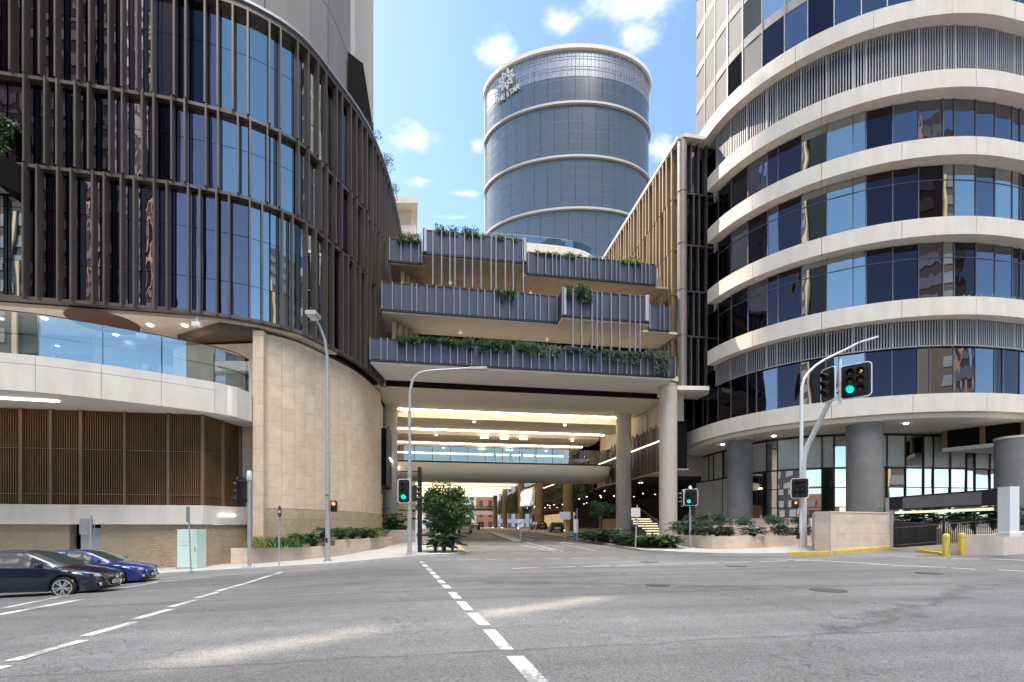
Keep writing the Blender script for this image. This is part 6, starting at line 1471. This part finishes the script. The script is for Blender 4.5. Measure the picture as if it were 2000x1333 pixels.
def bigleaf(loc, lbl, n=26, L=.45, h=.7, lm=None, spread=.45, nm='leafy_plant'):
    t = thing(nm, lbl, 'plant', loc); mb = MB(); st = MB()
    for k in range(n):
        a = rnd(0, 2 * math.pi); rr = spread * rnd(.2, 1); hh = h * rnd(.35, 1); tip = Vector((rr * math.cos(a), rr * math.sin(a), hh)); d = Vector((math.cos(a), math.sin(a), rnd(-.35, .25))).normalized(); l = L * rnd(.6, 1.15); s_ = Vector((-math.sin(a), math.cos(a), 0)); n_ = s_.cross(d)
        st.tube([(0, 0, -.03), (tip.x * .4, tip.y * .4, hh * .7), tip], [.012, .009, .006], 4)
        P = [tip - d * l * .12, tip + s_ * l * .36 + d * l * .05, tip + s_ * l * .42 + d * l * .35, tip + s_ * l * .2 + d * l * .75, tip + d * l - Vector((0, 0, l * .12)), tip - s_ * l * .2 + d * l * .75, tip - s_ * l * .42 + d * l * .35, tip - s_ * l * .36 + d * l * .05]
        P = [q + n_ * (.06 * l if i in (1, 2, 6, 7) else 0) for i, q in enumerate(P)]
        i = len(mb.v); mb.v += [tuple(q) for q in P]; mb.f += [(i, i + 1, i + 2, i + 3, i + 4), (i, i + 4, i + 5, i + 6, i + 7)]; mb.uv += [None] * 2; mb.m += [0] * 2
    mb.build('leaves', lm or leaf_mid, t, local=True); st.build('stem', leaf_dark, t, local=True); return t
def strap(loc, lbl, n=90, L=.75, lm=None, w=.028, spread=.15, nm='grass_clump'):
    t = thing(nm, lbl, 'plant', loc); mb = MB()
    for k in range(n):
        a = rnd(0, 2 * math.pi); el = rnd(.7, 1.45); l = L * rnd(.6, 1.1); p = Vector((rnd(-spread, spread), rnd(-spread, spread), 0)); d = Vector((math.cos(a) * math.cos(el), math.sin(a) * math.cos(el), math.sin(el))); s_ = Vector((-math.sin(a), math.cos(a), 0)) * w / 2; prev = None
        for j in range(6):
            q = p + d * l * j / 5; q.z -= l * .75 * (j / 5) ** 2.4 * (1.2 - math.sin(el) * .3); ww = s_ * (1 - j / 5.5)
            cur = (q - ww, q + ww)
            if prev: mb.face([prev[0], prev[1], cur[1], cur[0]])
            prev = cur
    mb.build('blades', lm or leaf_mid, t, local=True, clean=False); return t
def cascade(x0, x1, y, z, lbl, n, drop=.6, lm=None, dens=None, nm='trailing_plant', L=.17, W_=.10, back=.7, rise=.3):
    t = thing(nm, lbl, 'plant', ((x0 + x1) / 2, y, z)); mb = MB(); st = MB(); cs = []
    for k in range(max(3, int((x1 - x0) / .28))):
        x = rnd(x0, x1); hang = rnd(.15, 1) ** 1.6 * drop; cs.append((x, hang))
        st.tube([(x, y + .4, z + .02), (x + rnd(-.1, .1), y - .12, z + .12), (x + rnd(-.2, .2), y - .25, z - hang)], .008, 4)
    n = int(n * 1.35)
    for k in range(n):
        x, hg = random.choice(cs); q = rnd(0, 1)
        if q < .45: p = Vector((x + rnd(-.28, .28), y + rnd(-.2, back), z + rnd(0, rise)))
        else: p = Vector((x + random.gauss(0, .10), y - .22 + rnd(-.12, .1), z + .1 - hg * random.random() ** .8))
        leaf(mb, p, rdir(-.3), Vector((rnd(-.5, .5), -1, rnd(0, .8))), L * rnd(.6, 1.4), W_ * rnd(.7, 1.3), .3)
    mb.build('foliage', lm or leaf_grey, t); st.build('stem', bark, t); return t
# terrace planting
cascade(ax(772, 36), ax(905, 36), 36, 15.88, 'ivy trailing over the left end of the lowest terrace', 2600, .55, leaf_dark, rise=.35)
cascade(ax(900, 36), ax(1025, 36), 36, 15.88, 'thick ivy over the middle of the lowest terrace', 3400, .75, leaf_dark, rise=.5)
cascade(ax(1020, 36), ax(1150, 36), 36, 15.88, 'glossy ivy over the lowest terrace under the long fins', 3200, .8, leaf_grey, rise=.35)
cascade(ax(1150, 36), ax(1262, 36), 36, 15.88, 'loose grey-green ivy near the right end of the lowest terrace', 2200, 1.1, leaf_grey, rise=.25)
cascade(ax(1255, 36), ax(1308, 36), 35.9, 15.85, 'dense hanging clump at the right end of the lowest terrace', 1800, 2.0, leaf_grey, rise=.45)
cascade(ax(1108, 35.7), ax(1150, 35.7), 35.7, 20.55, 'dark hanging shrub on the left of the projecting middle box', 1500, 1.15, leaf_dark, rise=.55)
cascade(ax(970, 37), ax(1010, 37), 37, 20.55, 'small ivy clump hanging below the long fins on the middle terrace', 520, .8, leaf_dark, rise=.5)
cascade(ax(800, 37), ax(930, 37), 37.4, 20.5, 'thin green sprigs along the middle terrace planter', 500, .1, leaf_dark, rise=.3)
cascade(ax(1150, 35.7), ax(1265, 35.7), 36.1, 20.5, 'sparse green leaves along the projecting middle planter', 500, .1, leaf_grey, rise=.3)
cascade(ax(782, 38.5), ax(826, 38.5), 38.6, 24.95, 'yellow-green shrub on the left part of the top terrace', 1100, .25, leaf_mid, rise=.75)
cascade(ax(850, 37), ax(935, 37), 37.2, 24.95, 'grey-green bushy planting on the top left box', 1700, .1, leaf_grey, rise=.8)
cascade(ax(935, 37), ax(1026, 37), 37.2, 24.95, 'low yellow-green planting on the top box', 1200, .1, leaf_lime, rise=.4)
cascade(ax(1032, 38.5), ax(1125, 38.5), 38.7, 24.95, 'mixed low planting along the upper right terrace', 1100, .1, leaf_mid, rise=.4)
cascade(ax(1105, 38.5), ax(1200, 38.5), 38.9, 24.95, 'bright yellow-green planting along the upper right terrace', 1500, .1, leaf_lime, rise=.6)
cascade(ax(1200, 38.5), ax(1255, 38.5), 38.7, 24.95, 'soft pale shrub near the bronze fins on the upper right terrace', 700, .1, leaf_lime, rise=.7)
# roof plants
for t_, n in ((54, 500), (57.5, 600), (61, 500)):
    p, d, nn = LA.at(LA.L - {54: 24.5, 57.5: 21.5, 61: 18}[t_]); shrub((p[0] + nn[0] * .2, p[1] + nn[1] * .2, 31.9), (.9, .9, .8), 'wiry roof shrub number %s from the tower end' % {54: 'one', 57.5: 'two', 61: 'three'}[t_], n, .16, .06, leaf_grey)
for x, y, lb_ in ((22.3, 38.9, 'pale roof shrub over the corner tube of the finned building'), (21.9, 41.5, 'pale roof shrub just behind the corner tube')): shrub((x, y, 36.1), (1.0, 1.2, .45), lb_, 500, .14, .05, leaf_grey)
# left planter with fern, grass and shrubs
cascade(-31, -22.6, 27.3, 20.75, 'ferny planting spilling over the grey box at the far left', 1100, .25, leaf_mid, rise=.9); cascade(-22.4, -21.7, 28.3, 22.8, 'dark climber hanging beside the left fins', 700, 2.6, leaf_dark, rise=.2)
strap((-9.9, 28.25, .42), 'long arching grass at the left end of the planter', 300, 1.7, leaf_lime, .05, .3); strap((-9.1, 28.5, .42), 'arching striped grass beside the no entry sign', 300, 1.6, leaf_mid, .05, .3); strap((-8.2, 28.85, .42), 'arching grass spilling over the planter middle', 260, 1.5, leaf_mid, .045, .3)
for k, (s_, lb_) in enumerate(((7.0, 'dark leafy shrub between the grass and the lamp post'), (8.2, 'broad-leaved shrub just left of the lamp post'), (9.5, 'broad-leaved shrub just right of the lamp post'), (11.0, 'pale fan-leaved shrub at the planter step'), (12.6, 'dark shrub right of the planter step'), (14.2, 'broad-leaved shrub near the planter end'), (15.8, 'last shrub at the right planter end'))):
    p, d, nn = Arc(PP).at(s_ - 3.4); q = (p[0] - nn[0] * .6, p[1] - nn[1] * .6); bigleaf((q[0], q[1], .3 if q[1] < 30.6 else .62), lb_, 64, .45, .95, (leaf_dark, leaf_mid)[k % 2], .75)
strap((-4.6, 36.0, .85), 'grass hanging over the right part of the planter', 260, 1.5, leaf_lime, .05, .3)
bigleaf((-3.9, 43.6, .2), 'tall banana-like plant beside the sandstone corner', 16, 1.5, 3.2, leaf_dark, .9); shrub((-3.6, 43.0, .2), (1.3, 1.0, 1.2), 'dark shrub under the banana-like plant', 900, .3, .14, leaf_dark)
lw2 = thing('low_wall', 'low sandstone wall behind the curved lamp post', 'wall', (-3, 44, 0)); mb = MB(); mb.wall([(-5, 42.4), (-1.2, 42.2), (.6, 43)], 0, .4, -.2, 1.35); mb.build('wall_block', stone_wall2, lw2)
# tree left of the road and the plants at its foot
x, y = at(868, 27.8); tree((x, y, zg(x, y)), 4.5, (2.0, 1.4, 1.75), 'dense weeping tree on the left corner of the underpass mouth', 11000, .2, .09, 1.3, leaf_mid, 46, 11, .06)
x, y = at(866, 27.6); shrub((x, y, .9), (1.0, .85, .8), 'lower dark foliage hanging under the weeping tree', 2600, .2, .09, leaf_dark)
for k, (u, d, lb_) in enumerate(((850, 27.2, 'large round-leaved plant left of the tree trunk'), (868, 26.8, 'large round-leaved plant in front of the tree trunk'), (884, 27.4, 'large round-leaved plant right of the tree trunk'))):
    x, y = at(u, d); bigleaf((x, y, .14), lb_, 46, .62, 1.15, leaf_grey if k != 1 else leaf_mid, .65)
x, y = at(867, 26.6); strap((x, y, .14), 'short mown grass tuft at the kerb under the tree', 260, .3, leaf_mid, .02, .9)
# right corner bed
x, y = at(1172, 41.5); tree((x, y, zg(x, y)), 4.05, (1.45, 1.2, .95), 'small round-headed tree in front of the pale columns', 3600, .17, .075, 2.0, leaf_dark, 20, 9, .05)
bed = [(1140, 44, 'dark low shrub nearest the information post'), (1150, 41, 'low shrub left of the small tree'), (1163, 39.5, 'leafy plant at the foot of the small tree'), (1178, 38.5, 'big heart-leaved plant right of the small tree'), (1192, 37.5, 'big heart-leaved plant beside the second column'),
       (1206, 36, 'heart-leaved plant before the second column'), (1222, 34.6, 'low green shrub left of the pale sign post'), (1240, 33.2, 'low green shrub at the pale sign post'), (1256, 32.2, 'leafy plant right of the pale sign post'), (1272, 31.6, 'heart-leaved plant before the lit steps'), (1290, 31.2, 'leafy plant before the corner column'), (1308, 31.0, 'tall thin-stemmed plant at the tip of the bed')]
for k, (u, d, lb_) in enumerate(bed):
    x, y = at(u, d); z = zg(x, y) + .12; bigleaf((x + .5, y + .3, z), lb_, 60, .42 if k % 3 else .6, (1.25 if 2 < k < 6 else .85), (leaf_dark, leaf_mid, leaf_grey)[k % 3], .8)
    if k % 2 == 0: shrub((x + 1.0, y + .6, z), (.8, .7, .45), 'filler shrub behind the ' + lb_.split(' ', 2)[-1][:60], 600, .2, .09, leaf_dark)
mb = MB(); pb = [(13.9, 29.2), (15.2, 28.6), (17, 33), (17, 50), (14.4, 50), (14.3, 40), (13.9, 31)]; mb.prism(pb, lambda x, y: zg(x, y), lambda x, y: zg(x, y) + .19); tag(mb.build('planting_bed', soil), kind='structure')
# tiers
P1 = Arc(p1); k = 0
for s_ in (4.5, 6.2, 7.6, 9.0, 10.6, 12.2, 14.2, 16.4, 18.4):
    if s_ > P1.L - .5: break
    p, d, nn = P1.at(s_); q = (p[0] - nn[0] * .75, p[1] - nn[1] * .75); lb_ = 'grey-green plant on the lowest tier, ' + ('beside the corner column', 'second from the corner column', 'left of the short signal post', 'behind the short signal post', 'right of the short signal post', 'below the first dark column', 'between the dark column and mast', 'just left of the mast', 'by the solid stone wall')[k]
    (bigleaf((q[0], q[1], .95), lb_, 60, .5, 1.15 if k < 4 else .7, leaf_grey, .75) if k % 2 == 0 else shrub((q[0], q[1], .9), (.75, .6, .45 if k > 3 else .75), lb_, 1000, .2, .07, leaf_grey)); k += 1
P2_ = Arc(p2); k = 0
for s_ in (3.0, 5.0, 7.0, 9.2, 11.5, 13.5):
    if s_ > P2_.L - .3: break
    p, d, nn = P2_.at(s_); q = (p[0] - nn[0] * .7, p[1] - nn[1] * .7); shrub((q[0], q[1], 1.6), (.95, .7, .5), 'silvery plant on the second tier, ' + ('leftmost by the curtain', 'before the glazed corner', 'at the first dark column', 'right of the first dark column', 'below the lobby glass', 'nearest the mast')[k], 800, .2, .06, leaf_grey); k += 1
for k, (u, d, z) in enumerate(((1760, 28.5, 1.4), (1790, 28.3, 1.4), (1825, 28, 1.4), (1862, 27.8, 1.4), (1900, 27.5, 1.4), (1940, 27.3, 1.4), (1985, 27, 1.4))):
    x, y = at(u, d); bigleaf((x, y, z), 'broad grey-green plant in the entry bed, ' + ('leftmost', 'second from the left', 'third from the left', 'middle', 'third from the right', 'second from the right', 'rightmost')[k], 46, .7, 1.5, (leaf_grey, leaf_mid)[k % 3 == 2], .9)
# grassy planting on the drum band
dp = Arc(dpath(12.1, 11.4)); k = 0
for s_ in (17.2, 18.0, 18.8, 19.7, 20.6, 21.5, 22.3, 23.2):
    p, d, nn = dp.at(s_); strap((p[0], p[1], 16.9), 'silvery strappy grass on the drum balcony, ' + ('first', 'second', 'third', 'fourth', 'fifth', 'sixth', 'seventh', 'eighth')[k] + ' from the mast side', 46, .75, leaf_mat('leaf_silver', (.22, .26, .22)) if 'leaf_silver' not in MATS else MATS['leaf_silver'], .045, .35); k += 1
# hanging green walls over the drop-off
for y0_, y1_, lb_ in ((122, 132, 'ragged green wall between two brown columns'), (142, 154, 'farthest ragged green wall near the tunnel end'), (62, 80, 'sparse climber on the dark fascia nearest the pale columns')):
    t = thing('green_wall', lb_, 'green wall', (20.8, (y0_ + y1_) / 2, 8)); mb = MB()
    for k in range(900): z = 10.4 - 4.6 * random.random(); leaf(mb, Vector((20.8 - rnd(0, .4), rnd(y0_, y1_), z)), rdir(-1), Vector((-1, 0, .3)), .5, .25)
    mb.build('foliage', leaf_mid, t)
